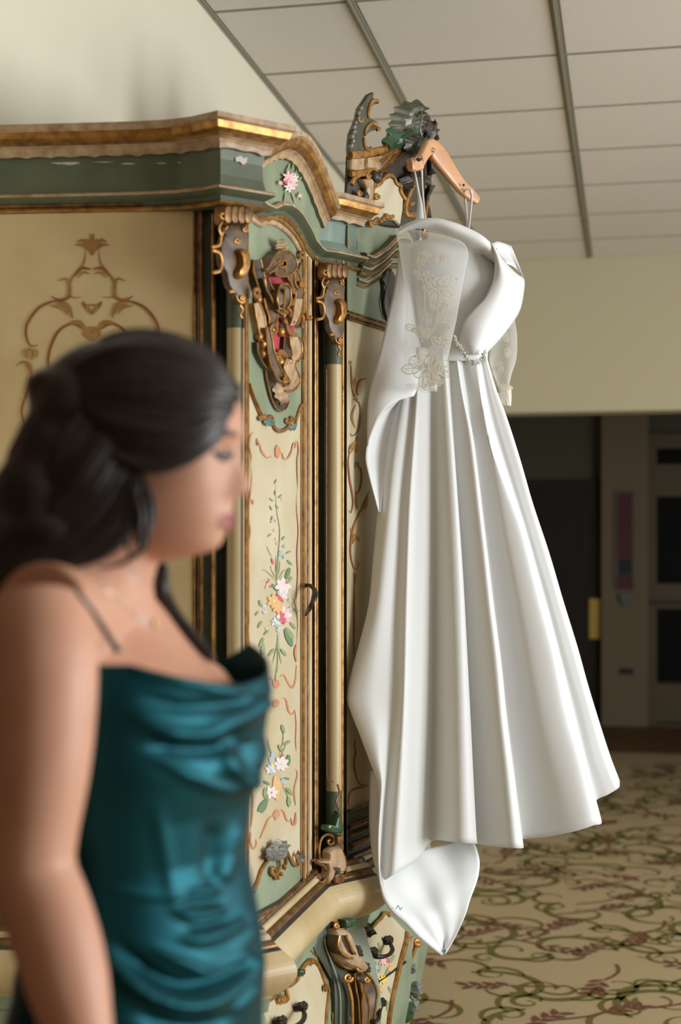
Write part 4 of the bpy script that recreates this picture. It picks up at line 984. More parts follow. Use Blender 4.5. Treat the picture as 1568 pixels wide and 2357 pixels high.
for (x, y, r, k, c) in ((1080, 1140, 36, 'p_pink', 'p_yellow'), (1022, 1180, 28, 'p_blue', 'p_white'), (1015, 1290, 34, 'p_blue', 'p_blue'), (1075, 1270, 40, 'p_yellow', 'p_orange'), (1050, 1340, 40, 'p_orange', 'p_red'), (1130, 1190, 30, 'p_orange', 'p_yellow'), (1000, 1390, 26, 'p_blue', 'p_white'), (1020, 1240, 20, 'p_orange', 'p_red'), (1110, 1130, 22, 'p_red', 'p_yellow')): bloom(k, LOWM, x, y, r, z6, 7, c, None, .0045)
for (x, y, a, l) in ((1040, 1000, 1.3, 90), (985, 1250, 2.1, 60), (1110, 1320, 1.0, 90), (1100, 1420, 1.4, 100), (1000, 1200, -1.2, 70), (1120, 1150, -1, 70), (1060, 1420, 1.9, 90), (1045, 1220, -1.5, 90), (980, 1190, -.8, 50), (1090, 1240, -1.1, 70)): petal('p_green', LOWM, x, y, a, l, .005, z6, .004)
for k, mb in PB.items():
    if mb.f: mb.build('painted_bouquet', M[k], mdr, 0, fix=False)['kind'] = 'stuff'
PB = {k: MB() for k in PB}
# carved edge of the bow (seen on the far side of the drawers)
EDG = Surf(lambda Y, z: -0.535 + (Y - 3.78) * 1.2 + bulge(z) * .4)
b = MB()
for q, r in (([(1282, 960), (1268, 1040), (1225, 1220), (1185, 1400), (1160, 1500)], .008), ([(1262, 970), (1240, 1080), (1190, 1300), (1150, 1480)], .006)): rod(b, EDG, q, r, z6, 0)
edge = b.build('carved_edge', M['tan'], W)
b = MB()
for c in ((1320, 1000, 26), (1300, 1345, 34), (1155, 1530, 24), (1195, 1560, 22), (1270, 1190, 18)): rod(b, EDG, spiral(*c, 1.3), .006, z6, .006, n=20)
rod(b, EDG, [(1310, 980), (1300, 1060), (1260, 1150), (1240, 1280), (1270, 1380)], .006, z6)
b.each('edge_scroll', M['gold'], edge)
b = MB()
for q, w in (([(1290, 1290), (1310, 1340), (1300, 1400)], .016), ([(1210, 1430), (1190, 1470), (1200, 1520)], .014), ([(1270, 1420), (1290, 1460), (1270, 1500)], .014), ([(1260, 1170), (1285, 1190), (1270, 1220)], .010)): leaf(b, EDG, q, w, z6, .004, .01, 3, 9)
b.each('edge_leaf', M['silverleaf'], edge)
b = MB(); boss(b, EDG, [(1220, 1400), (1260, 1380), (1300, 1430), (1290, 1540), (1230, 1590), (1200, 1500)], .02, z6, n=20); b.each('edge_leaf', M['leafgreen'], edge)
# feet
for i, (x, y) in enumerate(((-0.76, 2.76), (-1.19, 2.76), (-0.66, 3.36), (-0.76, 2 * YC - 2.76), (-1.19, 2 * YC - 2.76), (-0.66, 2 * YC - 3.36))):
    b = MB(); b.loft([ring(Vector((x, y, 0)), r, z, 16) for r, z in ((.022, 0), (.034, .012), (.026, .035), (.045, .07), (.052, .105), (.045, .13))]); b.build('foot', M['gold_dark'], W)

# ------------------------------------------------------------------ crest
CR = Surf(lambda Y, z: -0.655 + (Y - 3.38) * 0.342)
b = MB()
def slab(mb, outline, th0, th1, z=z7, n=None, S=CR):
    q = [z(*p) for p in outline]
    if n: q = [tuple(a) for a in spl(q + [q[0]], n + 1)[:-1]]
    f = [S.at(a, c, th1) for a, c in q]; bk = [S.at(a, c, 0) + Vector((-1, .34, 0)).normalized() * th0 for a, c in q]
    c0 = sum(f, Vector()) / len(f)
    mb.loft([bk, [p + (c0 - p) * .0 - CR.n(p) * .006 for p in f], [p + (c0 - p) * .04 for p in f]])
slab(b, [(8, 955), (22, 620), (300, 585), (400, 540), (480, 495), (585, 480), (600, 700), (540, 820), (490, 930), (455, 1010), (430, 1200), (180, 1180), (170, 990)], .012, .0)
crest = b.build('crest', M['umber'], W)
b = MB(); slab(b, [(212, 110), (208, 150), (235, 165), (250, 185), (238, 203), (210, 205), (188, 232), (178, 280), (180, 312), (205, 330), (245, 355), (248, 385), (262, 408), (215, 420), (170, 440), (138, 468), (130, 505), (145, 550), (172, 580), (190, 605), (20, 615), (15, 560), (25, 450), (60, 370), (75, 330), (95, 240), (130, 190), (170, 130)], .010, .014)
horn = b.build('crest_horn', M['mossy'], crest)
b = MB(); rnd = random.Random(8)
for k in range(9):
    x, y = 35 + 70 * (k / 8) ** 1.5 + rnd.uniform(-6, 6), 545 - 300 * k / 8; boss(b, CR, [(x - 10, y + 14), (x - 4, y - 16), (x + 10, y - 20), (x + 14, y + 6)], .006, z7, .014, n=10)
b.each('horn_scale', M['silverleaf'], crest)
b = MB()
for q, r in (([(250, 196), (238, 180), (205, 185), (180, 222), (168, 280), (172, 320)], .0045), ([(232, 372), (200, 362), (165, 385), (145, 430), (140, 455)], .0045), ([(262, 405), (235, 415)], .004), ([(132, 480), (140, 540), (165, 572), (190, 562)], .005), ([(300, 530), (340, 515), (358, 480), (345, 452), (328, 460)], .006)): rod(b, CR, q, r, z7, .016)
rod(b, CR, spiral(103, 330, 20, 1.2), .004, z7, .016, n=16)
rod(b, CR, spiral(340, 470, 16, 1.0), .004, z7, .016, n=16)
for q, r in (([(20, 618), (100, 612), (180, 600), (250, 585), (305, 575)], .011), ([(25, 770), (120, 755), (215, 735)], .007), ([(22, 640), (120, 632)], .004)): rod(b, CR, q, r, z7, .010)
for q, r in (([(245, 655), (300, 640), (370, 575), (430, 530), (485, 488)], .007), ([(210, 735), (260, 745), (320, 690), (370, 630), (420, 612)], .005), ([(220, 865), (262, 845), (300, 790), (340, 775), (372, 795), (392, 840), (432, 862)], .006), ([(432, 862), (425, 900), (450, 950), (465, 970)], .006), ([(545, 815), (510, 890), (480, 970), (465, 1040), (480, 1095), (532, 1090)], .008), ([(490, 1000), (515, 1010), (530, 995)], .006), ([(35, 855), (55, 805), (105, 772), (170, 772)], .006), ([(218, 840), (205, 910), (195, 985)], .005), ([(180, 1150), (190, 1185), (215, 1150), (245, 1130), (275, 1150)], .005), ([(275, 1140), (300, 1110), (325, 1105), (340, 1115), (370, 1108)], .005)): rod(b, CR, q, r, z7, .012)
for c in ((165, 778, 18), (235, 945, 20), (95, 920, 18), (520, 1092, 16), (318, 1105, 14)): rod(b, CR, spiral(*c, 1.25), .005, z7, .016, n=18)
b.each('crest_scroll', M['gold'], crest)
b = MB(); boss(b, CR, [(25, 650), (140, 642), (145, 722), (30, 735)], .008, z7, .004, n=20, k=(1, 1, .97, .93, .8)); boss(b, CR, [(146, 636), (275, 622), (245, 655), (232, 715), (146, 722)], .016, z7, .006, n=20, k=(1, 1, .95, .9, .7)); boss(b, CR, [(110, 810), (210, 800), (205, 850), (190, 990), (150, 985), (150, 900)], .012, z7, .006, n=24)
mf, rm = MB(), MB(); band(mf, rm, CR, [(225, 725), (275, 680), (330, 640), (400, 590), (470, 530)], [.016, .016, .014, .010, .006], z7, .012, .003, .004)
b.each('crest_moulding', M['tan'], crest); mf.each('crest_rail', M['tan'], crest); rm.each('crest_rail', M['gold_dark'], crest)
b = MB(); b.tube(on(CR, [(160, 885), (158, 940)], z7, .018), .006, 8); b.each('crest_slot', M['cream'], crest)
b = MB()
for c, r in (((210, 790), .016), ((255, 770), .010), ((240, 800), .012), ((130, 950), .014)): b.ball(CR.at(*z7(*c), .014), r, 12, 8)
b.each('crest_bud', M['umber'], crest)
b = MB()
for q, w in (([(300, 545), (360, 500), (420, 440), (500, 415), (560, 460)], .026), ([(420, 560), (400, 510), (430, 460)], .014)): leaf(b, CR, q, w, z7, .012, .010, 3, 16, .01)
b.each('crest_leaf', M['leafgreen'], crest)
b = MB()
for q, w in (([(470, 600), (500, 530), (545, 480)], .016), ([(400, 440), (420, 350), (470, 260), (540, 225)], .026), ([(480, 420), (490, 320), (540, 240), (615, 250)], .024), ([(520, 430), (525, 340), (560, 280), (600, 290)], .015), ([(440, 420), (460, 330), (500, 250), (560, 215)], .02), ([(560, 460), (540, 390), (520, 300)], .014), ([(500, 470), (470, 430), (430, 420)], .014)): leaf(b, CR, q, w, z7, .012 + .006 * rnd.random(), .012, 5, 16, .012)
b.each('crest_leaf', M['mossy'], crest)
b = MB()
for q, w in (([(480, 330), (510, 270), (560, 230)], .010), ([(500, 400), (480, 360), (500, 310)], .009), ([(520, 290), (560, 250), (610, 260)], .010), ([(490, 580), (480, 550), (505, 520)], .008), ([(640, 470), (670, 460), (680, 425)], .010)): leaf(b, CR, q, w, z7, .028, .008, 3, 10, .01)
b.each('crest_leaf', M['silverleaf'], crest)
b = MB(); leaf(b, CR, [(560, 440), (600, 400), (650, 410), (680, 450)], .028, z7, .002, .010, 4, 14, .012); leaf(b, CR, [(565, 400), (600, 360), (625, 350)], .014, z7, .004, .010, 3, 10); leaf(b, CR, [(440, 790), (480, 840), (480, 890)], .018, z7, .008, .012, 3, 10); leaf(b, CR, [(470, 760), (530, 740), (570, 700)], .022, z7, .006, .012, 3, 10); leaf(b, CR, [(520, 470), (560, 540), (590, 620)], .02, z7, .006, .012, 3, 10)
b.each('crest_leaf', M['umber'], crest)
b = MB(); slab(b, [(205, 880), (262, 862), (305, 810), (342, 792), (375, 815), (390, 855), (425, 880), (420, 910), (450, 960), (445, 1060), (425, 1180), (380, 1140), (330, 1130), (215, 1170), (170, 1120), (215, 990)], .002, .010)
b.each('crest_field', M['cream'], crest)
mir(crest)
# ------------------------------------------------------------------ far half: shared meshes, mirrored
def kids(o): return [c for c in col.objects if c.parent is o]
allkids = {}
for o in list(col.objects):
    if o.parent is not None: allkids.setdefault(o.parent.name, []).append(o)
for o in MIRS:
    c = o.copy(); col.objects.link(c); c.scale = (1, -1, 1); c.location = (0, 2 * YC, 0)
    for k in allkids.get(o.name, []):
        q = k.copy(); col.objects.link(q); q.parent = c
# ------------------------------------------------------------------ the wedding dress on its wooden hanger
M['satin'] = mat('ivory_satin', (222, 223, 222), 0.5, bump=0.03, bscale=900, sheen=0.25, spec=0.3)
M['satin_in'] = mat('satin_lining', (226, 228, 228), 0.6, spec=0.25)
M['nude'] = mat('nude_lining', (214, 196, 182), 0.7, spec=0.2)
M['lace'] = mat('ivory_lace_thread', (208, 199, 182), 0.6, spec=0.3)
M['lace_fill'] = mat('lace_petal_net', (234, 234, 231), 0.7, spec=0.2, alpha=0.22)
M['bead'] = mat('crystal_bead', (214, 212, 204), 0.15, 0.6)
def tulle(name, c, a):
    m = bpy.data.materials.new(name); m.use_nodes = True; nt = m.node_tree; b = nt.nodes['Principled BSDF']
    b.inputs['Base Color'].default_value = rgb(*c); b.inputs['Roughness'].default_value = .8; b.inputs['Specular IOR Level'].default_value = .1
    lw = nt.nodes.new('ShaderNodeLayerWeight'); lw.inputs['Blend'].default_value = 0.35
    mr = nt.nodes.new('ShaderNodeMapRange'); mr.inputs['To Min'].default_value = a; mr.inputs['To Max'].default_value = min(1, a + .28)
    nt.links.new(lw.outputs['Facing'], mr.inputs['Value']); nt.links.new(mr.outputs['Result'], b.inputs['Alpha'])
    return m
M['tulle'] = tulle('sheer_tulle', (238, 238, 235), 0.16)
M['ribbon'] = mat('white_satin_ribbon', (224, 224, 222), 0.5, alpha=0.9)
DR_ = empty('wedding_dress', P(1060, 1300, 3.5), 'long ivory satin wedding dress with sheer lace sleeves hanging from a wooden hanger', 'dress')
def raypt(pts, y): return interp(y, [(b_, a) for a, b_ in pts])
def sray(pts, n=40):
    q = spl(pts, n); return [(a[0], a[1]) for a in q]
RAYS = [  # photograph line from waist to hem, distance at waist, distance at hem
    ([(940, 800), (905, 925), (884, 1060), (868, 1190), (857, 1307), (846, 1405), (800, 1585), (806, 1632), (827, 1688), (853, 1756), (869, 1799), (871, 1850), (868, 1920), (871, 1990), (876, 2030)], 3.50, 3.33),
    ([(943, 800), (925, 925), (905, 1060), (893, 1190), (882, 1307), (872, 1405), (845, 1585), (848, 1632), (862, 1688), (873, 1756), (880, 1799), (877, 1850), (873, 1920), (873, 1990), (876, 2031)], 3.47, 3.315),
    ([(948, 800), (953, 914), (927, 1145), (921, 1265), (912, 1435), (908, 1615), (897, 1756), (887, 1863), (877, 2032)], 3.475, 3.345),
    ([(962, 800), (958, 920), (943, 1145), (936, 1350), (930, 1600), (920, 1800), (905, 2014)], 3.45, 3.32),
    ([(970, 800), (968, 920), (957, 1145), (951, 1350), (948, 1600), (943, 1800), (938, 1995)], 3.445, 3.36),
    ([(985, 800), (986, 1000), (986, 1300), (983, 1600), (976, 1800), (970, 1970)], 3.455, 3.40),
    ([(998, 800), (1000, 1000), (1002, 1300), (1000, 1600), (997, 1800), (997, 1936)], 3.458, 3.44),
    ([(1012, 800), (1019, 950), (1030, 1200), (1037, 1400), (1042, 1600), (1045, 1885), (1045, 1939)], 3.435, 3.352),
    ([(1020, 800), (1028, 893), (1040, 1050), (1050, 1200), (1058, 1350), (1067, 1600), (1075, 1885), (1076, 1941)], 3.425, 3.340),
    ([(1025, 800), (1033, 893), (1047, 1050), (1058, 1200), (1068, 1350), (1081, 1600), (1095, 1885), (1099, 1942)], 3.435, 3.372),
    ([(1032, 800), (1042, 950), (1056, 1200), (1066, 1400), (1079, 1650), (1093, 1943)], 3.45, 3.425),
    ([(1042, 800), (1058, 950), (1078, 1200), (1100, 1450), (1122, 1700), (1142, 1949)], 3.442, 3.385),
    ([(1050, 815), (1063, 906), (1082, 1008), (1102, 1179), (1114, 1286), (1125, 1393), (1140, 1521), (1151, 1650), (1165, 1778), (1182, 1952)], 3.425, 3.340),
    ([(1056, 825), (1068, 906), (1090, 1008), (1111, 1179), (1124, 1286), (1137, 1393), (1154, 1521), (1167, 1650), (1184, 1778), (1206, 1951)], 3.435, 3.370),
    ([(1064, 830), (1082, 950), (1110, 1150), (1134, 1350), (1157, 1550), (1182, 1780), (1199, 1933)], 3.455, 3.44),
    ([(1076, 830), (1100, 950), (1135, 1150), (1175, 1400), (1210, 1650), (1235, 1800), (1255, 1927)], 3.44, 3.41),
    ([(1088, 830), (1112, 950), (1152, 1150), (1202, 1400), (1250, 1650), (1290, 1800), (1322, 1914)], 3.435, 3.375),
    ([(1097, 830), (1120, 987), (1160, 1115), (1197, 1222), (1235, 1371), (1269, 1500), (1298, 1641), (1326, 1739), (1366, 1900)], 3.435, 3.372),
    ([(1101, 830), (1124, 987), (1168, 1115), (1207, 1222), (1246, 1371), (1280, 1500), (1314, 1641), (1344, 1739), (1386, 1892)], 3.447, 3.405),
    ([(1107, 830), (1131, 960), (1172, 1100), (1210, 1220), (1252, 1371), (1286, 1500), (1320, 1640), (1345, 1740), (1371, 1846)], 3.465, 3.47),
    ([(1114, 825), (1138, 930), (1185, 1090), (1230, 1240), (1277, 1400), (1310, 1520), (1345, 1640), (1370, 1740), (1402, 1828)], 3.465, 3.465),
    ([(1119, 820), (1140, 889), (1166, 957), (1200, 1064), (1230, 1171), (1264, 1277), (1294, 1384), (1328, 1495), (1356, 1600), (1396, 1731), (1427, 1808)], 3.49, 3.49),
    ([(1115, 820), (1160, 1000), (1255, 1300), (1340, 1600), (1395, 1790)], 3.54, 3.60),
    ([(1060, 815), (1090, 1100), (1130, 1400), (1180, 1840)], 3.58, 3.66),
    ([(970, 810), (975, 1100), (968, 1400), (960, 1900)], 3.54, 3.54),
    ([(944, 805), (926, 1000), (905, 1300), (880, 1600), (888, 1950)], 3.50, 3.41),
]
rays = [(sray(r[0], 60), 3.445 + (r[1] - 3.445) * (.4 if r[1] < 3.5 else 1), 3.38 + (r[2] - 3.38) * (.85 if r[2] < 3.5 else 1)) for r in RAYS]
NR = 84
rows = []
for j in range(NR + 1):
    v = j / NR; ctrl = []
    for pts, d0, d1 in rays:
        y = lerp(pts[0][1], pts[-1][1], v); ctrl.append(P(raypt(pts, y), y, lerp(d0, d1, v ** 0.85)))
    n = len(ctrl); out = []
    for i in range(n):
        a, b_, c, d = [np.array(ctrl[(i + k) % n]) for k in (-1, 0, 1, 2)]
        for s in range(5):
            t = s / 5; out.append(tuple(0.5 * (2 * b_ + (c - a) * t * .9 + (2 * a - 5 * b_ + 4 * c - d) * t * t * .9 + (3 * b_ - a - 3 * c + d) * t ** 3 * .9) if False else 0.5 * (2 * b_ + (c - a) * t + (2 * a - 5 * b_ + 4 * c - d) * t * t + (3 * b_ - a - 3 * c + d) * t ** 3)))
    rows.append(out)
b = MB(); b.grid(rows, cu=True)
skirt = b.build('skirt', M['satin'], DR_, 0); solidify(skirt, 0.0025, -1)
def sheet(left, right, n=24, m=10, bul=0.0, rowbend=None, wrinkle=None, dd=None):
    """a cloth surface between two edges given as (px, py, distance); bul bows it towards the camera"""
    L, R_ = spl(left, n), spl(right, n); rows = []
    for j in range(n):
        r = []
        for i in range(m):
            t = i / (m - 1); q = [lerp(L[j][k], R_[j][k], t) for k in range(3)]
            if rowbend: dx, dy = rowbend(t, j / (n - 1)); q[0] += dx; q[1] += dy
            q[2] -= bul * math.sin(math.pi * t)
            if wrinkle: q[2] -= wrinkle(t, j / (n - 1))
            r.append(P(*q))
        rows.append(r)
    b = MB(); b.grid(rows); return b
# seam line across the train
b = MB(); b.tube([P(lerp(828, 903, t), 1690 - 7 * t, 3.372 + .006 * (1 - t) + .012 * t) for t in np.linspace(0, 1, 9)], .0009, 6)
b.build('train_seam', mat('seam_thread', (170, 168, 162), .7), skirt)
def flapbend(t, s):
    k = smooth((s - .45) / .55)
    return -14 * math.sin(math.pi * t) * k, -26 * math.sin(math.pi * t) * k
o = sheet([(922, 560, 3.50), (908, 660, 3.47), (895, 720, 3.45), (878, 795, 3.43), (862, 860, 3.415), (850, 910, 3.405), (846, 965, 3.40), (846, 1028, 3.405)],
          [(990, 560, 3.52), (990, 660, 3.51), (988, 740, 3.50), (982, 800, 3.47), (972, 850, 3.44), (964, 880, 3.425), (958, 900, 3.418), (953, 912, 3.415)], 40, 16, .02, flapbend).build('train_flap', M['satin'], DR_, 0); solidify(o, .003, 0)
o = sheet([(918, 918, 3.435), (880, 950, 3.43), (852, 1000, 3.425), (842, 1050, 3.42), (849, 1092, 3.415), (861, 1138, 3.41), (872, 1178, 3.405)],
          [(950, 920, 3.455), (915, 950, 3.45), (900, 1000, 3.45), (895, 1050, 3.445), (890, 1100, 3.435), (882, 1140, 3.425), (876, 1180, 3.415)], 30, 10, -.01).build('train_underside', M['satin_in'], DR_, 0); solidify(o, .002, 0)
def wr(t, s): return .006 * math.sin(9 * s + 5 * t) * math.sin(math.pi * t) + .004 * math.sin(17 * t - 6 * s) * math.sin(math.pi * t)
tl = [(874, 1985, 3.36), (876, 2030, 3.335), (886, 2066, 3.32), (905, 2096, 3.31), (935, 2122, 3.31), (962, 2150, 3.32), (992, 2176, 3.34), (1018, 2197, 3.35)]
o = sheet(tl, [(1088, 1925, 3.46), (1103, 1975, 3.44), (1102, 2010, 3.43), (1094, 2040, 3.42), (1082, 2072, 3.40), (1072, 2105, 3.39), (1052, 2150, 3.38), (1024, 2197, 3.35)], 46, 30, -.012, None, wr).build('train_tail', M['satin_in'], DR_, 0); solidify(o, .003, 0)
tail = o
b = MB(); b.tube([P(q[0], q[1], q[2] - .006) for q in spl(tl[1:], 40)], [.003, .005, .006, .006, .005, .004], 8); b.build('rolled_hem', M['satin'], tail)
b = MB(); b.tube([P(1022, 2190, 3.34), P(1026, 2186, 3.338), P(1024, 2196, 3.34)], .0012, 6); b.tube([P(q[0], q[1], 3.298) for q in spl([(912, 2092), (917, 2084), (921, 2094), (926, 2088)], 14)], .0009, 6); b.build('loose_thread', mat('blue_grey_thread', (96, 112, 140), .7), tail)['kind'] = 'stuff'
o = sheet([(853, 1775, 3.405), (850, 1885, 3.395), (856, 1961, 3.375), (868, 2010, 3.36), (877, 2038, 3.345)], [(880, 1775, 3.395), (884, 1885, 3.385), (884, 1961, 3.37), (880, 2010, 3.35), (879, 2040, 3.34)], 16, 6, .004).build('train_fold', M['satin'], DR_, 0); solidify(o, .002, 0)
# bodice
def tubeform(rowspec, d0, depth, n=40, m=26, wob=None):
    R_ = spl(rowspec, m); rows = []
    for j, q in enumerate(R_):
        y, xl, xr = q[0], q[1], q[2]; c = P((xl + xr) / 2, y, d0); half = (xr - xl) / 2 * d0 / F; r = []
        for i in range(n):
            a = 2 * math.pi * i / n
            k = 1 + (wob(a, j / (m - 1)) if wob else 0)
            r.append(c + Vector((CA, SA, 0)) * (half * math.cos(a) * k) + Vector((SA, -CA, 0)) * (depth(j / (m - 1)) * math.sin(a) * k))
        rows.append(r)
    b = MB(); b.grid(rows, cu=True); return b
bod = tubeform([(556, 955, 1128), (600, 950, 1140), (640, 950, 1172), (680, 953, 1186), (715, 957, 1184), (745, 962, 1168), (780, 966, 1142), (810, 968, 1124), (835, 962, 1123)], 3.475, lambda t: interp(t, [(0, .035), (.35, .056), (.6, .052), (1, .04)])).build('bodice', M['satin'], DR_, 0); solidify(bod, .002, -1)
o = sheet([(1130, 558, 3.44), (1140, 595, 3.42), (1137, 640, 3.405), (1118, 684, 3.395), (1090, 714, 3.395), (1070, 738, 3.40), (1062, 765, 3.405), (1059, 792, 3.41), (1070, 818, 3.415)],
          [(1133, 560, 3.45), (1160, 602, 3.46), (1190, 632, 3.475), (1206, 645, 3.485), (1202, 690, 3.485), (1194, 718, 3.48), (1178, 744, 3.47), (1150, 780, 3.45), (1117, 815, 3.43)], 40, 18, .035).build('wrap_panel', M['satin'], DR_, 0); solidify(o, .004, 0)
o = sheet([(1132, 563, 3.47), (1142, 556, 3.50), (1160, 560, 3.53), (1177, 567, 3.55)], [(1165, 606, 3.47), (1180, 612, 3.50), (1192, 622, 3.52), (1207, 642, 3.49)], 14, 8, -.015).build('back_neckline', M['satin'], DR_, 0); solidify(o, .003, 0)
o = sheet([(1140, 572, 3.475), (1150, 570, 3.51), (1165, 575, 3.54)], [(1165, 604, 3.476), (1180, 612, 3.505), (1196, 628, 3.51)], 10, 6, -.02).build('bodice_lining', M['nude'], DR_, 0); solidify(o, .002, 0)
# soft collar band over the shoulders
bp = [(912, 534, 3.42), (930, 520, 3.40), (962, 508, 3.385), (1000, 505, 3.38), (1040, 514, 3.38), (1080, 530, 3.39), (1112, 548, 3.40), (1130, 566, 3.415), (1150, 595, 3.43), (1180, 627, 3.455), (1206, 644, 3.48)]
q = spl(bp, 46); rows = []
for i, p in enumerate(q):
    t = i / 45; wd = interp(t, [(0, 8), (.2, 20), (.55, 34), (.72, 24), (.85, 10), (1, 3)])
    a, c = q[max(i - 1, 0)], q[min(i + 1, 45)]; dx, dy = c[0] - a[0], c[1] - a[1]; L = math.hypot(dx, dy)
    nx, ny = -dy / L, dx / L
    rows.append([P(p[0] + nx * wd * s, p[1] + ny * wd * s, p[2] - .012 * math.sin(math.pi * (s * .85 + .1)) + .03 * s * s) for s in (-.12, 0, .15, .35, .6, .85, 1)])
b = MB(); b.grid(rows); o = b.build('shoulder_band', M['satin'], DR_, 0); solidify(o, .004, 0); subsurf(o)
# sheer sleeves
sl1 = tubeform([(526, 912, 935), (540, 913, 1010), (556, 915, 1062), (582, 919, 1077), (620, 925, 1071), (660, 931, 1063), (700, 934, 1056), (740, 932, 1049), (790, 930, 1038), (835, 932, 1028), (868, 932, 1013), (897, 944, 1004)], 3.362, lambda t: interp(t, [(0, .01), (.2, .03), (.6, .034), (.9, .03), (1, .026)]), 56, 40,
               lambda a, t: .05 * math.sin(5 * a + 4 * t) * t).build('sleeve', M['tulle'], DR_, 0, 'sheer puffed sleeve with lace flowers')
sl2 = tubeform([(712, 1172, 1183), (740, 1160, 1185), (775, 1140, 1189), (825, 1128, 1188), (862, 1136, 1178), (888, 1146, 1173), (912, 1151, 1175), (934, 1155, 1174)], 3.53, lambda t: interp(t, [(0, .008), (.3, .03), (.7, .03), (1, .018)]), 44, 30,
               lambda a, t: .06 * math.sin(4 * a + 5 * t)).build('sleeve', M['tulle'], DR_, 0, 'sheer puffed sleeve with lace flowers')
class CamSurf:
    """the front of the sleeve: a gently bowed upright sheet"""
    def __init__(s, d, c, r): s.d, s.c, s.r = d, c, r
    def at(s, px, py, off=0.0):
        k = max(-1, min(1, (px - s.c) / s.r)); return P(px, py, s.d + .03 * (1 - math.sqrt(max(0, 1 - k * k * .85))) - off)
    def n(s, p): return Vector((SA, -CA, 0))
S1, S2 = CamSurf(3.318, 990, 95), CamSurf(3.488, 1160, 40)
th, fl = MB(), MB()
def lacepetal(S, x, y, a, l, w, z):
    ca, sa = math.cos(a), math.sin(a)
    def q(u, s): return (x + ca * l * u - sa * s * w, y + sa * l * u + ca * s * w)
    prof = [(.05, .1), (.3, .8), (.6, 1), (.85, .75), (1, .05)]
    up = [q(u, s) for u, s in prof]; dn = [q(u, -s) for u, s in prof]
    stroke(th, S, up, .0009, z, .002, prof=lambda t: 1, thin=1); stroke(th, S, dn, .0009, z, .002, prof=lambda t: 1, thin=1)
    stroke(th, S, [q(.1, 0), q(.5, .1), q(.9, 0)], .0008, z, .002, prof=lambda t: 1)
    rows = [[S.at(*z(*q(u, s * k)), .0008) for k in (-1, -.5, 0, .5, 1)] for u, s in prof]
    fl.grid(rows)
def laceflower(S, x, y, r, n, z, w=.42, a0=0.0):
    for i in range(n):
        k = 1 + .28 * math.sin(2.3 * i + x); lacepetal(S, x + .1 * r * math.sin(i * 5 + y), y, a0 + 6.283 * i / n + .25 * math.sin(i * 3 + y), r * k, r * w * (1.15 - .3 * k), z)
    for i in range(7):
        a = i * .9; stroke(th, S, [(x + r * .2 * math.cos(a), y + r * .2 * math.sin(a)), (x + r * .24 * math.cos(a + .5), y + r * .24 * math.sin(a + .5)), (x + r * .2 * math.cos(a + 1), y + r * .2 * math.sin(a + 1))], .0012, z, .0024, prof=lambda t: 1)
for c in ((632, 730, 150, 8), (490, 440, 66, 6), (665, 440, 80, 6), (470, 600, 58, 5), (690, 870, 80, 5), (470, 1110, 70, 5), (690, 1190, 66, 6), (500, 1440, 160, 10), (640, 1440, 90, 7), (600, 1560, 70, 6)): laceflower(S1, c[0], c[1], c[2], c[3], z8, .36, c[0] * .01)
for q in ((550, 1050, -2.0, 110), (600, 1040, -.9, 110), (660, 1030, -.6, 90), (560, 1160, .7, 130), (420, 1100, 3.6, 100), (540, 1340, -1.0, 120), (520, 1500, 1.6, 140), (570, 1480, 1.0, 120)): lacepetal(S1, q[0], q[1], q[2], q[3], q[3] * .3, z8)
for q in ([(480, 600), (500, 760), (505, 920), (535, 1150)], [(608, 850), (622, 960), (590, 1080), (540, 1150), (520, 1180)], [(450, 430), (440, 500), (480, 600)], [(590, 590), (560, 620), (520, 690)], [(640, 1230), (600, 1190), (540, 1160)]): stroke(th, S1, q, .0016, z8, .002, prof=lambda t: 1)
for c in ((1205, 1140, 60, 6), (1160, 1440, 60, 6), (1240, 1610, 44, 5), (1200, 1700, 44, 5), (1250, 1300, 40, 5)): laceflower(S2, *c, z8)
o = th.build('lace_stitching', M['lace'], sl1, 0, fix=False); o['kind'] = 'stuff'
o = fl.build('lace_petals', M['lace_fill'], sl1, 0, fix=False); o['kind'] = 'stuff'
b = MB()
for c in ((585, 628), (787, 640), (720, 1075), (680, 1238), (648, 1506), (420, 1330), (470, 1195)): b.ball(S1.at(*z8(*c), .003), .0022, 8, 6)
b.each('sequin', M['bead'], sl1)
# lace cuffs
o = tubeform([(884, 936, 1006), (893, 938, 1006), (902, 940, 1005)], 3.362, lambda t: .028, 60, 8, lambda a, t: .04 * math.sin(15 * a)).build('sleeve_hem', M['lace_fill'], sl1, 0)
o = tubeform([(890, 1143, 1176), (912, 1149, 1177), (935, 1153, 1176)], 3.53, lambda t: .019, 50, 10, lambda a, t: .08 * math.sin(13 * a + 9 * t)).build('sleeve_cuff', M['lace'], sl2, 0)
# beaded belt
b = MB(); rnd = random.Random(4)
q = spl([z8(*p) for p in ((768, 1150), (795, 1215), (840, 1290), (888, 1358), (940, 1398), (990, 1385), (1030, 1335), (1048, 1290))], 60)
for i, p in enumerate(q):
    for k in range(3):
        w_ = interp(i / 59, [(0, 2), (.35, 5), (.7, 6), (1, 4)])
        b.ball(P(p[0] + rnd.uniform(-w_, w_), p[1] + rnd.uniform(-w_, w_), 3.372 + rnd.uniform(-.004, .004) + .02 * abs(i / 59 - .5)), rnd.uniform(.0014, .0028), 6, 4)
o = b.build('beaded_belt', M['bead'], DR_, 0); o['kind'] = 'stuff'
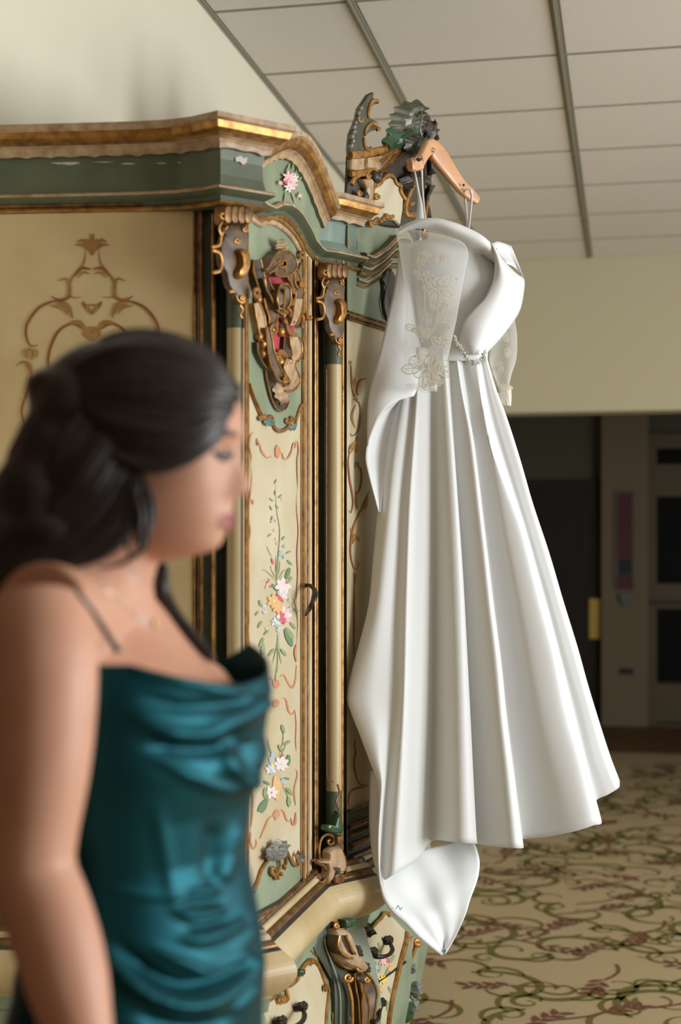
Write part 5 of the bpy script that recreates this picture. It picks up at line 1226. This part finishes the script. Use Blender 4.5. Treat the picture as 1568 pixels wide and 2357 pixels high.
# hanging ribbons
def strip(pts, w, name='hanging_ribbon', parent=DR_):
    q = spl(pts, 26); rows = []
    for i, p in enumerate(q):
        t = i / 25; ww = interp(t, w) ; rows.append([P(p[0] - ww, p[1], p[2]), P(p[0], p[1], p[2] - .002), P(p[0] + ww, p[1], p[2])])
    b = MB(); b.grid(rows); o = b.build(name, M['ribbon'], parent, 0); solidify(o, .0012, 0); return o
strip([(953, 386, 3.575), (961, 430, 3.55), (967, 470, 3.50), (966, 514, 3.43)], [(0, 1.6), (.5, 3.5), (1, 11)])
strip([(967, 372, 3.56), (971, 400, 3.555), (973, 440, 3.52), (979, 506, 3.43)], [(0, 2), (.5, 1.6), (1, 2)])
strip([(972, 385, 3.60), (973, 430, 3.56), (976, 470, 3.52), (977, 508, 3.44)], [(0, 1.2), (1, 1.6)])
strip([(1083, 436, 3.705), (1086, 452, 3.70), (1083, 490, 3.62), (1079, 530, 3.45)], [(0, 3), (.5, 2.5), (1, 2.5)])
strip([(1070, 452, 3.745), (1073, 480, 3.68), (1077, 528, 3.46)], [(0, 2.5), (.5, 2.5), (1, 2.5)])
b = MB(); b.tube([P(1070, 452, 3.745), P(1068, 444, 3.72), P(1074, 434, 3.70), P(1083, 436, 3.70)], .002, 6); b.build('hanging_ribbon', M['ribbon'], DR_)

# hanger
HG = empty('clothes_hanger', P(978, 340, 3.66), 'honey coloured wooden hanger hooked over the carved wardrobe crest', 'hanger')
M['beech'] = mat('varnished_beech', (212, 160, 116), 0.4, c2=(194, 138, 94), scale=8, amt=0.8, stretch=(1, 1, 6), coat=.3)
def bar(pts, hts, th):
    """bar with rounded rectangular section; pts (px, py, d), hts = half heights in px"""
    q = spl(pts, 24); rings = []
    V = [P(*p) for p in q]
    for i, c in enumerate(V):
        a, e = V[max(i - 1, 0)], V[min(i + 1, len(V) - 1)]; t = (e - a).normalized()
        side = t.cross(Vector((0, 0, 1))).normalized(); up = side.cross(t).normalized()
        h = interp(i / (len(V) - 1), hts) * 3.6 / F; w = interp(i / (len(V) - 1), th); r = []
        for k in range(20):
            an = 2 * math.pi * k / 20; ce, se = math.cos(an), math.sin(an)
            r.append(c + side * w * math.copysign(abs(ce) ** .5, ce) + up * h * math.copysign(abs(se) ** .5, se))
        rings.append(r)
    return rings
b = MB(); b.loft(bar([(966, 372, 3.545), (972, 362, 3.58), (980, 346, 3.63), (990, 338, 3.655), (1004, 352, 3.67), (1030, 388, 3.69), (1060, 428, 3.72), (1082, 448, 3.74), (1098, 463, 3.755)], [(0, 15), (.15, 17), (.3, 24), (.45, 22), (.7, 17), (.9, 15), (1, 9)], [(0, .010), (.35, .012), (1, .009)]))
hb = b.build('hanger_bar', M['beech'], HG, 45)
b = MB(); b.loft(bar([(966, 376, 3.53), (958, 378, 3.52), (948, 379, 3.50), (943, 379, 3.495)], [(0, 15), (.6, 15.5), (1, 13)], [(0, .012), (1, .011)])); b.build('hanger_end', M['beech'], HG, 45)
b = MB(); b.tube([P(961, 364, 3.485), P(964, 369, 3.485)], .0045, 8); b.tube([P(964, 369, 3.483), P(970, 366, 3.49)], .0035, 8); b.build('ribbon_notch', M['umber'], hb)
b = MB(); b.tube([P(1066, 424, 3.70), P(1069, 428, 3.70)], .003, 8); b.tube([P(1076, 434, 3.71), P(1078, 437, 3.71)], .002, 8); b.build('ribbon_notch', M['umber'], hb)
b = MB()
for q in ([(983, 333), (988, 340), (993, 336), (990, 330), (986, 336), (992, 347)], [(992, 343), (997, 350), (1001, 345), (998, 340), (994, 346), (1000, 352)], [(988, 346), (994, 351), (992, 343)]): b.tube([P(p[0], p[1], 3.632 + (p[0] - 983) * .0008) for p in spl(q, 20)], .0007, 5)
b.build('burnt_script', M['umber'], hb)['kind'] = 'stuff'
b = MB(); b.tube([P(*p) for p in spl([(974, 322, 3.65), (970, 310, 3.635), (967, 299, 3.625), (969, 288, 3.62), (972, 274, 3.62), (972, 263, 3.64), (967, 256, 3.68), (960, 256, 3.70), (955, 262, 3.71), (953, 270, 3.715)], 40)], .0019, 8); b.build('hook', mat('steel_wire', (168, 170, 168), .3, .9), HG, label='bent steel hook')
# ------------------------------------------------------------------ the woman in the foreground
M['skin'] = mat('skin', (200, 150, 124), 0.5, c2=(184, 130, 102), scale=14, amt=0.6, sss=0.12, spec=0.35)
M['hair'] = mat('dark_brown_hair', (40, 31, 26), 0.42, c2=(24, 19, 17), scale=60, amt=0.8, spec=0.4)
M['gown'] = mat('teal_satin', (18, 72, 80), 0.48, metal=0.85, c2=(14, 62, 70), scale=20, amt=0.5)
M['lip'] = mat('rose_lip', (160, 84, 94), 0.4)
M['lash'] = mat('dark_lash', (34, 28, 28), 0.5)
M['brow'] = mat('brow_hair', (84, 62, 52), 0.7)
DP = 1.55; PX = DP / F
RIGHT, FWD, UP = Vector((CA, SA, 0)), Vector((-SA, CA, 0)), Vector((0, 0, 1))
def frame(deg):
    a = math.radians(deg); return RIGHT * math.cos(a) - FWD * math.sin(a), FWD * math.cos(a) + RIGHT * math.sin(a)
HF, HL = frame(8)                      # head: facing direction and her left
BF_, BL = frame(26)                    # body
H0 = P(330, 1045, DP)
def hd(f, l, h): return H0 + HF * f + HL * l + UP * h
PROF = [(-.1165, .030), (-.113, .052), (-.108, .072), (-.103, .083), (-.096, .0885), (-.09, .0895), (-.086, .0905), (-.082, .0955), (-.079, .0975), (-.0755, .0965), (-.0735, .0935), (-.071, .0985), (-.067, .1010), (-.063, .1000), (-.056, .0990), (-.0490, .1000), (-.0455, .1100), (-.042, .1195), (-.0375, .1225), (-.033, .1215), (-.026, .1180), (-.0167, .1140), (-.006, .1095), (.002, .1075), (.008, .1080), (.019, .1108), (.035, .1110), (.05, .1075), (.065, .100), (.08, .088), (.095, .068), (.107, .043), (.114, .02), (.118, .005)]
BASE = [(-.1165, .030), (-.113, .052), (-.108, .072), (-.103, .083), (-.096, .0885), (-.086, .0905), (-.08, .0935), (-.07, .0955), (-.056, .0965), (-.03, .0985), (.0, .1025), (.008, .1045), (.019, .1075), (.035, .1095), (.05, .1065), (.065, .099), (.08, .087), (.095, .067), (.107, .042), (.114, .019), (.118, .004)]
BACK = [(-.118, -.01), (-.10, -.045), (-.08, -.065), (-.04, -.085), (0, -.093), (.04, -.094), (.07, -.084), (.09, -.066), (.105, -.04), (.114, -.018), (.118, -.004)]
WID = [(-.118, .014), (-.113, .028), (-.105, .040), (-.09, .050), (-.07, .058), (-.04, .065), (-.01, .0695), (.03, .073), (.06, .072), (.085, .06), (.10, .043), (.11, .025), (.118, .005)]
bm_ = MB(); rings = []
NT = 120
for k in range(76):
    h = -.1165 + .2345 * k / 75
    f, bs, bk, w = interp(h, PROF), interp(h, BASE), interp(h, BACK), interp(h, WID)
    xc = min(.0, bs - .02) if h > -.1 else .0
    r = []
    for i in range(NT):
        th = 2 * math.pi * i / NT; c, s_ = math.cos(th), math.sin(th)
        ex = 2 / 2.25
        x = xc + ((bs - xc) if c > 0 else (xc - bk)) * math.copysign(abs(c) ** ex, c); y = w * math.copysign(abs(s_) ** ex, s_)
        if c > 0:
            sig = interp(h, [(-.09, .018), (-.078, .017), (-.062, .02), (-.05, .016), (-.042, .0155), (-.03, .0125), (-.01, .0085), (.01, .012), (.03, .03)])
            x += (f - bs) * math.exp(-(y / sig) ** 2)
            x -= .0085 * math.exp(-((abs(y) - .031) / .013) ** 2 - ((h - .001) / .011) ** 2)          # eye socket
            x += .0045 * math.exp(-((abs(y) - .031) / .010) ** 2 - ((h + .0015) / .006) ** 2)        # lid over the eyeball
            x += .003 * math.exp(-((abs(y) - .028) / .018) ** 2 - ((h - .018) / .007) ** 2)           # brow
            y += math.copysign(.004, y) * math.exp(-((abs(y) - .05) / .02) ** 2 - ((h + .03) / .02) ** 2)   # cheek
            x += .003 * math.exp(-((abs(y) - .013) / .006) ** 2 - ((h + .043) / .006) ** 2)           # nostril wing
        r.append(hd(x, y, h))
    rings.append(r)
bm_.loft(rings)
for s in (-1, 1):                                                        # ears
    bm_.ell(hd(-.016, s * .071, -.008), HF * .014 + HL * s * .004, HL * .007, UP * .030 - HF * .006, 14, 10)
bm_.tube([hd(-.028, 0, -.03), P(262, 1260, DP), P(243, 1320, DP), P(228, 1390, DP + .01)], [.052, .051, .053, .066], 28)
def brow_(y): return 0
ROWS = [(1372, 330, .05, .085), (1400, 352, .062, .125), (1430, 382, .074, .150), (1480, 424, .088, .158), (1545, 482, .102, .155), (1620, 552, .116, .152), (1700, 556, .115, .148), (1800, 540, .104, .138), (1950, 528, .094, .126), (2050, 538, .100, .134), (2200, 564, .110, .150), (2357, 570, .114, .164), (2520, 566, .112, .168), (2680, 552, .10, .160)]
def centre(y, R_, a, w, dc=DP + .01):
    ext = math.hypot(a * BF_.dot(RIGHT), w * BL.dot(RIGHT)); return P(R_ - ext * F / dc, y, dc)
rings = []
for q in spl(ROWS, 40):
    c = centre(*q); r = []
    for i in range(56):
        th = 2 * math.pi * i / 56; cs, sn = math.cos(th), math.sin(th)
        r.append(c + BF_ * q[2] * math.copysign(abs(cs) ** .92, cs) + BL * q[3] * math.copysign(abs(sn) ** .92, sn))
    rings.append(r)
bm_.loft(rings)
ch = centre(1560, 500, .10, .15)
for s in (-1, 1): bm_.ell(ch + BF_ * .062 + BL * s * .06 - UP * .036, BF_ * .048, BL * .058, UP * .056, 20, 14)
neck = P(235, 1350, DP)
SH_N, SH_F = P(88, 1416, 1.405), centre(1430, 382, .074, .15) + BL * .125 - BF_ * .035 - UP * .01
bm_.tube([neck, P(180, 1404, 1.50), P(128, 1424, 1.44), SH_N], [.05, .054, .056, .055], 24); bm_.tube([neck, (neck + SH_F) / 2 + UP * .006, SH_F], [.048, .046, .05], 24)
arm = [(88, 1416, 1.405), (94, 1480, 1.385), (99, 1560, 1.372), (97, 1660, 1.365), (92, 1750, 1.36), (78, 1900, 1.358), (72, 1965, 1.357), (78, 2020, 1.355), (108, 2100, 1.345), (140, 2202, 1.335), (178, 2354, 1.32), (202, 2450, 1.312)]
bm_.tube([P(*p) for p in spl(arm, 40)], [.054, .054, .0525, .0505, .048, .0435, .042, .0425, .042, .0395, .033, .027], 28)
def hand(w, down, palm, across_):
    """palm, four fingers and a thumb from wrist point w; down = along the hand, palm = palm normal, across_ = towards the thumb"""
    bm_.ell(w + down * .045, across_ * .040, palm * .015, down * .055, 18, 12)
    for k, (o, l) in enumerate(((.030, .072), (.010, .080), (-.010, .075), (-.029, .060))):
        b0 = w + down * .082 + across_ * o
        bm_.tube([b0 - down * .02, b0, b0 + down * l * .45 + palm * .006, b0 + down * l * .78 + palm * .018, b0 + down * l + palm * .034], [.0095, .009, .0085, .0078, .0065], 12)
    t0 = w + down * .025 + across_ * .03
    bm_.tube([t0, t0 + down * .025 + across_ * .022 + palm * .008, t0 + down * .05 + across_ * .03 + palm * .016, t0 + down * .072 + across_ * .03 + palm * .022], [.013, .011, .0095, .008], 12)
dn = (P(212, 2560, 1.30) - P(202, 2450, 1.312)).normalized()
hand(P(202, 2446, 1.312), dn, FWD, RIGHT)
e2, w2 = SH_F + Vector((0, 0, -.29)) - BF_ * .03 + BL * .02, SH_F + Vector((0, 0, -.53)) + BF_ * .02 + BL * .03
bm_.tube([SH_F, (SH_F + e2) / 2, e2, (e2 + w2) / 2, w2], [.050, .046, .040, .036, .026], 20)
hand(w2 + UP * .004, (UP * -1 + BF_ * .1).normalized(), BL * -1, BF_)
hip = centre(2560, 560, .11, .165)
for s in (-1, 1):                                                        # legs and feet under the gown
    h0 = hip + BL * s * .08; kn = Vector((h0.x, h0.y, .56)) + BF_ * .02; an = Vector((h0.x, h0.y, .13)) - BF_ * .03
    bm_.tube([h0, (h0 + kn) / 2, kn, (kn + an) / 2 - BF_ * .015, an], [.088, .078, .058, .054, .036], 24)
    bm_.tube([an, an + BF_ * .03 - UP * .045, an + BF_ * .10 - UP * .092, an + BF_ * .16 - UP * .105], [.036, .036, .032, .022], 16)
tmp = bm_.build('person', M['skin'], None, 0, fix=False)
rm_ = tmp.modifiers.new('r', 'REMESH'); rm_.mode = 'VOXEL'; rm_.voxel_size = 0.0042
sm_ = tmp.modifiers.new('s', 'CORRECTIVE_SMOOTH'); sm_.iterations = 4; sm_.use_only_smooth = True
bpy.context.view_layer.update()
me = bpy.data.meshes.new_from_object(tmp.evaluated_get(bpy.context.evaluated_depsgraph_get()))
tmp.modifiers.clear(); tmp.data = me
me.polygons.foreach_set('use_smooth', [True] * len(me.polygons))
me.materials.clear(); me.materials.append(M['skin'])
me.polygons.foreach_set('material_index', [0] * len(me.polygons))
person = tag(tmp, 'woman in profile with long dark half-up hair and a teal satin gown', 'person')
from mathutils.bvhtree import BVHTree
me.calc_loop_triangles()
BV = BVHTree.FromPolygons([v.co.copy() for v in me.vertices], [tuple(p.vertices) for p in me.polygons])
EYEP = Vector((0, 0, EYE))
def skin(px, py, off=0.0, d=None):
    dr = (P(px, py, 1.0) - EYEP).normalized(); h = BV.ray_cast(EYEP, dr)
    if h[0] is None: return P(px, py, d or DP)
    return h[0] - dr * off
def onskin(pts, r, name, m, n=20, off=.001, flat=.6, label=None, seg=8):
    b = MB(); b.tube([skin(p[0], p[1], off) for p in spl(pts, n)], r, seg, flat, RIGHT * .3 - FWD); return b.build(name, m, person, 0, label)
onskin([(492, 1040), (503, 1049), (517, 1053), (530, 1049), (538, 1043)], [.0015, .004, .0045, .004, .0015], 'eyelashes', M['lash'])
onskin([(505, 1040), (520, 1034), (534, 1038)], [.0008, .0014, .0008], 'eyelid_line', M['brow'])
onskin([(484, 1010), (505, 999), (528, 996), (549, 1003)], [.0014, .0034, .0036, .0016], 'eyebrow', M['brow'])
for s in (-1, 1):
    pass
b = MB()
pu = [hd(interp(h, PROF) - .0005, y, h) for y, h in ((0, -.0668), )]
def lipline(h, bulge_, r):
    pts = []
    for k in range(15):
        y = -.024 + .048 * k / 14; x = interp(h, BASE); xx = x + (interp(h, PROF) - x) * math.exp(-(y / .018) ** 2); w = .06
        xx -= (xx) * (1 - math.sqrt(max(0, 1 - (abs(y) / w) ** 2.25))) * .9
        pts.append(hd(xx + bulge_, y, h - .002 * (abs(y) / .024) ** 2 * (1 if r > 0 else -1)))
    return pts
b.tube(lipline(-.0685, -.0012, 1), [.001, .0035, .0042, .0035, .001], 10); b.tube(lipline(-.0785, -.0018, -1), [.001, .0042, .0050, .0042, .001], 10)
b.build('lips', M['lip'], person, 0, 'rose pink lips')
onskin([(226, 1330), (258, 1372), (296, 1406), (330, 1432), (352, 1441)], .0009, 'necklace_chain', M['bead'], 40, .001, 1)
b = MB(); c = skin(354, 1436, .003); b.ell(c, RIGHT * .003, FWD * .0015, UP * .006, 8, 6); b.build('necklace_pendant', M['brass'], person)
onskin([(175, 1360), (205, 1398), (232, 1438), (255, 1474), (272, 1500)], [.0026, .003, .0032, .0034], 'gown_strap', M['gown'], 24, .002, .7)

# gown
GR = [(1470, 600), (1560, 612), (1600, 617), (1650, 608), (1700, 601), (1745, 609), (1800, 590), (1850, 572), (1950, 556), (2000, 560), (2060, 574), (2150, 590), (2250, 601), (2357, 592), (2600, 600), (3200, 640), (4540, 700)]
GA = [(1470, .112), (1550, .128), (1620, .134), (1750, .124), (1850, .112), (1950, .103), (2050, .108), (2200, .118), (2357, .123), (2700, .128), (3200, .15), (4540, .22)]
GW = [(1470, .160), (1600, .166), (1750, .155), (1850, .146), (1950, .138), (2050, .143), (2200, .160), (2357, .173), (2700, .180), (3200, .2), (4540, .28)]
def ytop(th):
    a = math.degrees(th)
    return interp(a, [(-180, 1660), (-130, 1640), (-95, 1560), (-72, 1500), (-55, 1500), (-38, 1524), (-22, 1545), (0, 1562), (22, 1556), (45, 1530), (70, 1500), (95, 1560), (130, 1640), (180, 1660)])
RIDGE = [([(290, 1528), (360, 1552), (450, 1572), (560, 1600), (612, 1612)], .006, 17), ([(330, 1608), (420, 1628), (520, 1622), (590, 1600)], -.007, 15), ([(310, 1655), (400, 1690), (470, 1690), (540, 1660), (605, 1625)], .010, 20),
         ([(330, 1712), (430, 1722), (505, 1722), (535, 1695)], -.009, 18), ([(512, 1705), (530, 1760), (565, 1800), (592, 1792)], .009, 16), ([(565, 1700), (570, 1750)], -.007, 18), ([(360, 1745), (450, 1792), (520, 1818), (575, 1810)], .005, 14),
         ([(560, 1888), (532, 1950), (512, 2010)], .008, 18), ([(492, 1890), (485, 2010)], -.007, 18), ([(425, 2055), (490, 2050)], .006, 10), ([(420, 2074), (500, 2072)], -.005, 9), ([(395, 2090), (450, 2110), (500, 2098)], .007, 11), ([(430, 2132), (510, 2118)], -.006, 10),
         ([(410, 2162), (480, 2158), (545, 2128)], .007, 13), ([(565, 2080), (588, 2140), (565, 2190)], .007, 24), ([(230, 2180), (300, 2258), (370, 2300), (450, 2312), (540, 2272), (592, 2205)], .013, 19), ([(250, 2160), (350, 2240), (440, 2268), (530, 2235), (590, 2170)], -.010, 16),
         ([(350, 2180), (430, 2218), (490, 2238), (560, 2205)], .008, 12), ([(300, 2330), (400, 2362), (500, 2350), (590, 2250)], -.009, 16), ([(455, 2345), (540, 2318), (590, 2270)], .008, 16), ([(230, 2040), (330, 2060), (420, 2065)], .003, 10), ([(360, 1850), (380, 1960), (400, 2060)], .003, 16)]
RD = [(np.array([tuple(p) for p in spl(q, 24)]), a, s) for q, a, s in RIDGE]
rows = []
NU, NV = 150, 190
yl_ = [(0, 0), (.75, .27), (1, 1)]
for j in range(NV + 1):
    v = interp(j / NV, yl_); r = []
    for i in range(NU):
        th = -math.pi + 2 * math.pi * i / NU
        y = lerp(ytop(th), 4540, v); R_, a, w = interp(y, GR), interp(y, GA), interp(y, GW)
        c = centre(y, R_, a, w); cs, sn = math.cos(th), math.sin(th)
        p = c + BF_ * a * math.copysign(abs(cs) ** .92, cs) + BL * w * math.copysign(abs(sn) ** .92, sn)
        nn = (BF_ * cs / a + BL * sn / w).normalized()
        if sn < .25 and y < 2500:
            px, py, d = proj(p); dp = 0
            for q, am, sg in RD:
                dd_ = ((q - (px, py)) ** 2).sum(1); k_ = int(dd_.argmin()); dp += am * math.exp(-dd_[k_] / sg ** 2) * min(1.0, .15 + k_ / 7.0)
            p = p + nn * dp
        elif y > 2500: p = p + nn * .02 * math.sin(9 * th) * smooth((y - 2500) / 1200)
        r.append(p)
    rows.append(r)
b = MB(); b.grid(rows, cu=True)
gown = b.build('gown', M['gown'], person, 0, 'dark teal satin cowl neck gown'); solidify(gown, .003, -1)
# hair
hb_ = MB()
for c, r in (((-.032, 0, .034), (.098, .083, .094)), ((-.05, 0, .0), (.078, .079, .085))): hb_.ell(hd(*c), HF * r[0], HL * r[1], UP * r[2], 32, 20)
for (px, py, d, rx, rd, rz) in ((118, 895, 1.545, .028, .05, .024), (180, 960, 1.54, .05, .075, .06), (140, 1060, 1.53, .052, .075, .068), (200, 1120, 1.51, .05, .06, .065), (100, 1150, 1.51, .055, .07, .06), (20, 1230, 1.50, .06, .065, .045), (120, 1230, 1.48, .055, .05, .035), (-90, 1290, 1.49, .07, .06, .04), (-200, 1370, 1.50, .06, .06, .05), (255, 1130, 1.475, .028, .02, .05)): hb_.ell(P(px, py, d), RIGHT * rx, FWD * rd, UP * rz, 24, 16)
tmp = hb_.build('hair', M['hair'], None, 0, fix=False)
rm_ = tmp.modifiers.new('r', 'REMESH'); rm_.mode = 'VOXEL'; rm_.voxel_size = 0.005
sm_ = tmp.modifiers.new('s', 'CORRECTIVE_SMOOTH'); sm_.iterations = 10; sm_.use_only_smooth = True
bpy.context.view_layer.update()
me = bpy.data.meshes.new_from_object(tmp.evaluated_get(bpy.context.evaluated_depsgraph_get()))
tmp.modifiers.clear(); tmp.data = me; me.polygons.foreach_set('use_smooth', [True] * len(me.polygons)); me.materials.clear(); me.materials.append(M['hair']); me.polygons.foreach_set('material_index', [0] * len(me.polygons))
hair = tmp; attach(hair, person)
rnd = random.Random(2)
SETS = [
    ([(548, 922, 1.545), (480, 822, 1.55), (360, 776, 1.55), (250, 782, 1.55), (160, 840, 1.55), (118, 880, 1.545)],
     [(544, 916, 1.515), (490, 846, 1.498), (385, 806, 1.482), (255, 812, 1.478), (155, 862, 1.50), (112, 892, 1.525)],
     [(540, 924, 1.508), (500, 906, 1.483), (400, 898, 1.465), (280, 900, 1.462), (170, 898, 1.48), (112, 900, 1.51)],
     [(534, 936, 1.503), (478, 985, 1.472), (385, 1010, 1.456), (270, 985, 1.456), (180, 940, 1.475), (120, 908, 1.505)],
     [(526, 945, 1.502), (492, 1010, 1.478), (430, 1062, 1.463), (350, 1084, 1.455), (262, 1052, 1.455), (180, 985, 1.475)]),
    ([(140, 890, 1.52), (80, 960, 1.50), (32, 1050, 1.50), (22, 1125, 1.49), (-20, 1200, 1.48), (-130, 1290, 1.48)],
     [(190, 930, 1.475), (140, 1010, 1.46), (90, 1110, 1.455), (30, 1200, 1.45), (-70, 1280, 1.45), (-160, 1350, 1.45)],
     [(260, 1000, 1.458), (200, 1080, 1.448), (140, 1170, 1.445), (70, 1250, 1.44), (-40, 1320, 1.44), (-150, 1400, 1.44)],
     [(300, 1075, 1.458), (262, 1160, 1.45), (200, 1235, 1.442), (110, 1285, 1.435), (20, 1330, 1.43), (-110, 1420, 1.43)],
     [(325, 1085, 1.456), (318, 1165, 1.45), (285, 1235, 1.444), (215, 1282, 1.438), (120, 1302, 1.44), (20, 1335, 1.45)])]
def lock(pts, r, flat=.5, jit=0):
    b = MB(); q = [(p[0] + rnd.uniform(-jit, jit), p[1] + rnd.uniform(-jit, jit), p[2]) for p in pts]
    b.tube([P(*p) for p in spl(q, 22)], [r * .35, r, r * 1.1, r, r * .8, r * .3], 8, flat, RIGHT * .1 - FWD); return b
for S_ in SETS:
    for g in range(len(S_) - 1):
        for k in range(13):
            t = (k + rnd.random()) / 13
            lock([tuple(lerp(a, c, t) for a, c in zip(p, q)) for p, q in zip(S_[g], S_[g + 1])], rnd.uniform(.005, .0085), .6, 5).build('hair_lock', M['hair'], hair, 0, fix=False)
for pts, r in (([(330, 1095, 1.455), (352, 1160, 1.45), (346, 1220, 1.45), (316, 1272, 1.446), (272, 1300, 1.445), (225, 1308, 1.45)], .003), ([(322, 1110, 1.452), (300, 1180, 1.446), (292, 1240, 1.444), (300, 1285, 1.444)], .004), ([(330, 1110, 1.453), (338, 1180, 1.448), (340, 1235, 1.448), (330, 1270, 1.446)], .004), ([(336, 1120, 1.455), (318, 1200, 1.448), (324, 1262, 1.445), (290, 1296, 1.442)], .004),
               ([(300, 1110, 1.45), (322, 1190, 1.445), (310, 1250, 1.443)], .005), ([(372, 1290, 1.62), (352, 1340, 1.64), (362, 1390, 1.63), (420, 1450, 1.61), (492, 1520, 1.59)], .012), ([(380, 1300, 1.62), (368, 1360, 1.63), (400, 1425, 1.62), (470, 1490, 1.60)], .012), ([(365, 1285, 1.64), (345, 1350, 1.65), (370, 1420, 1.65), (450, 1490, 1.64)], .014), ([(560, 900, 1.545), (535, 885, 1.54), (480, 870, 1.53)], .004)):
    lock(pts, r, .8).build('hair_lock', M['hair'], hair, 0, fix=False)
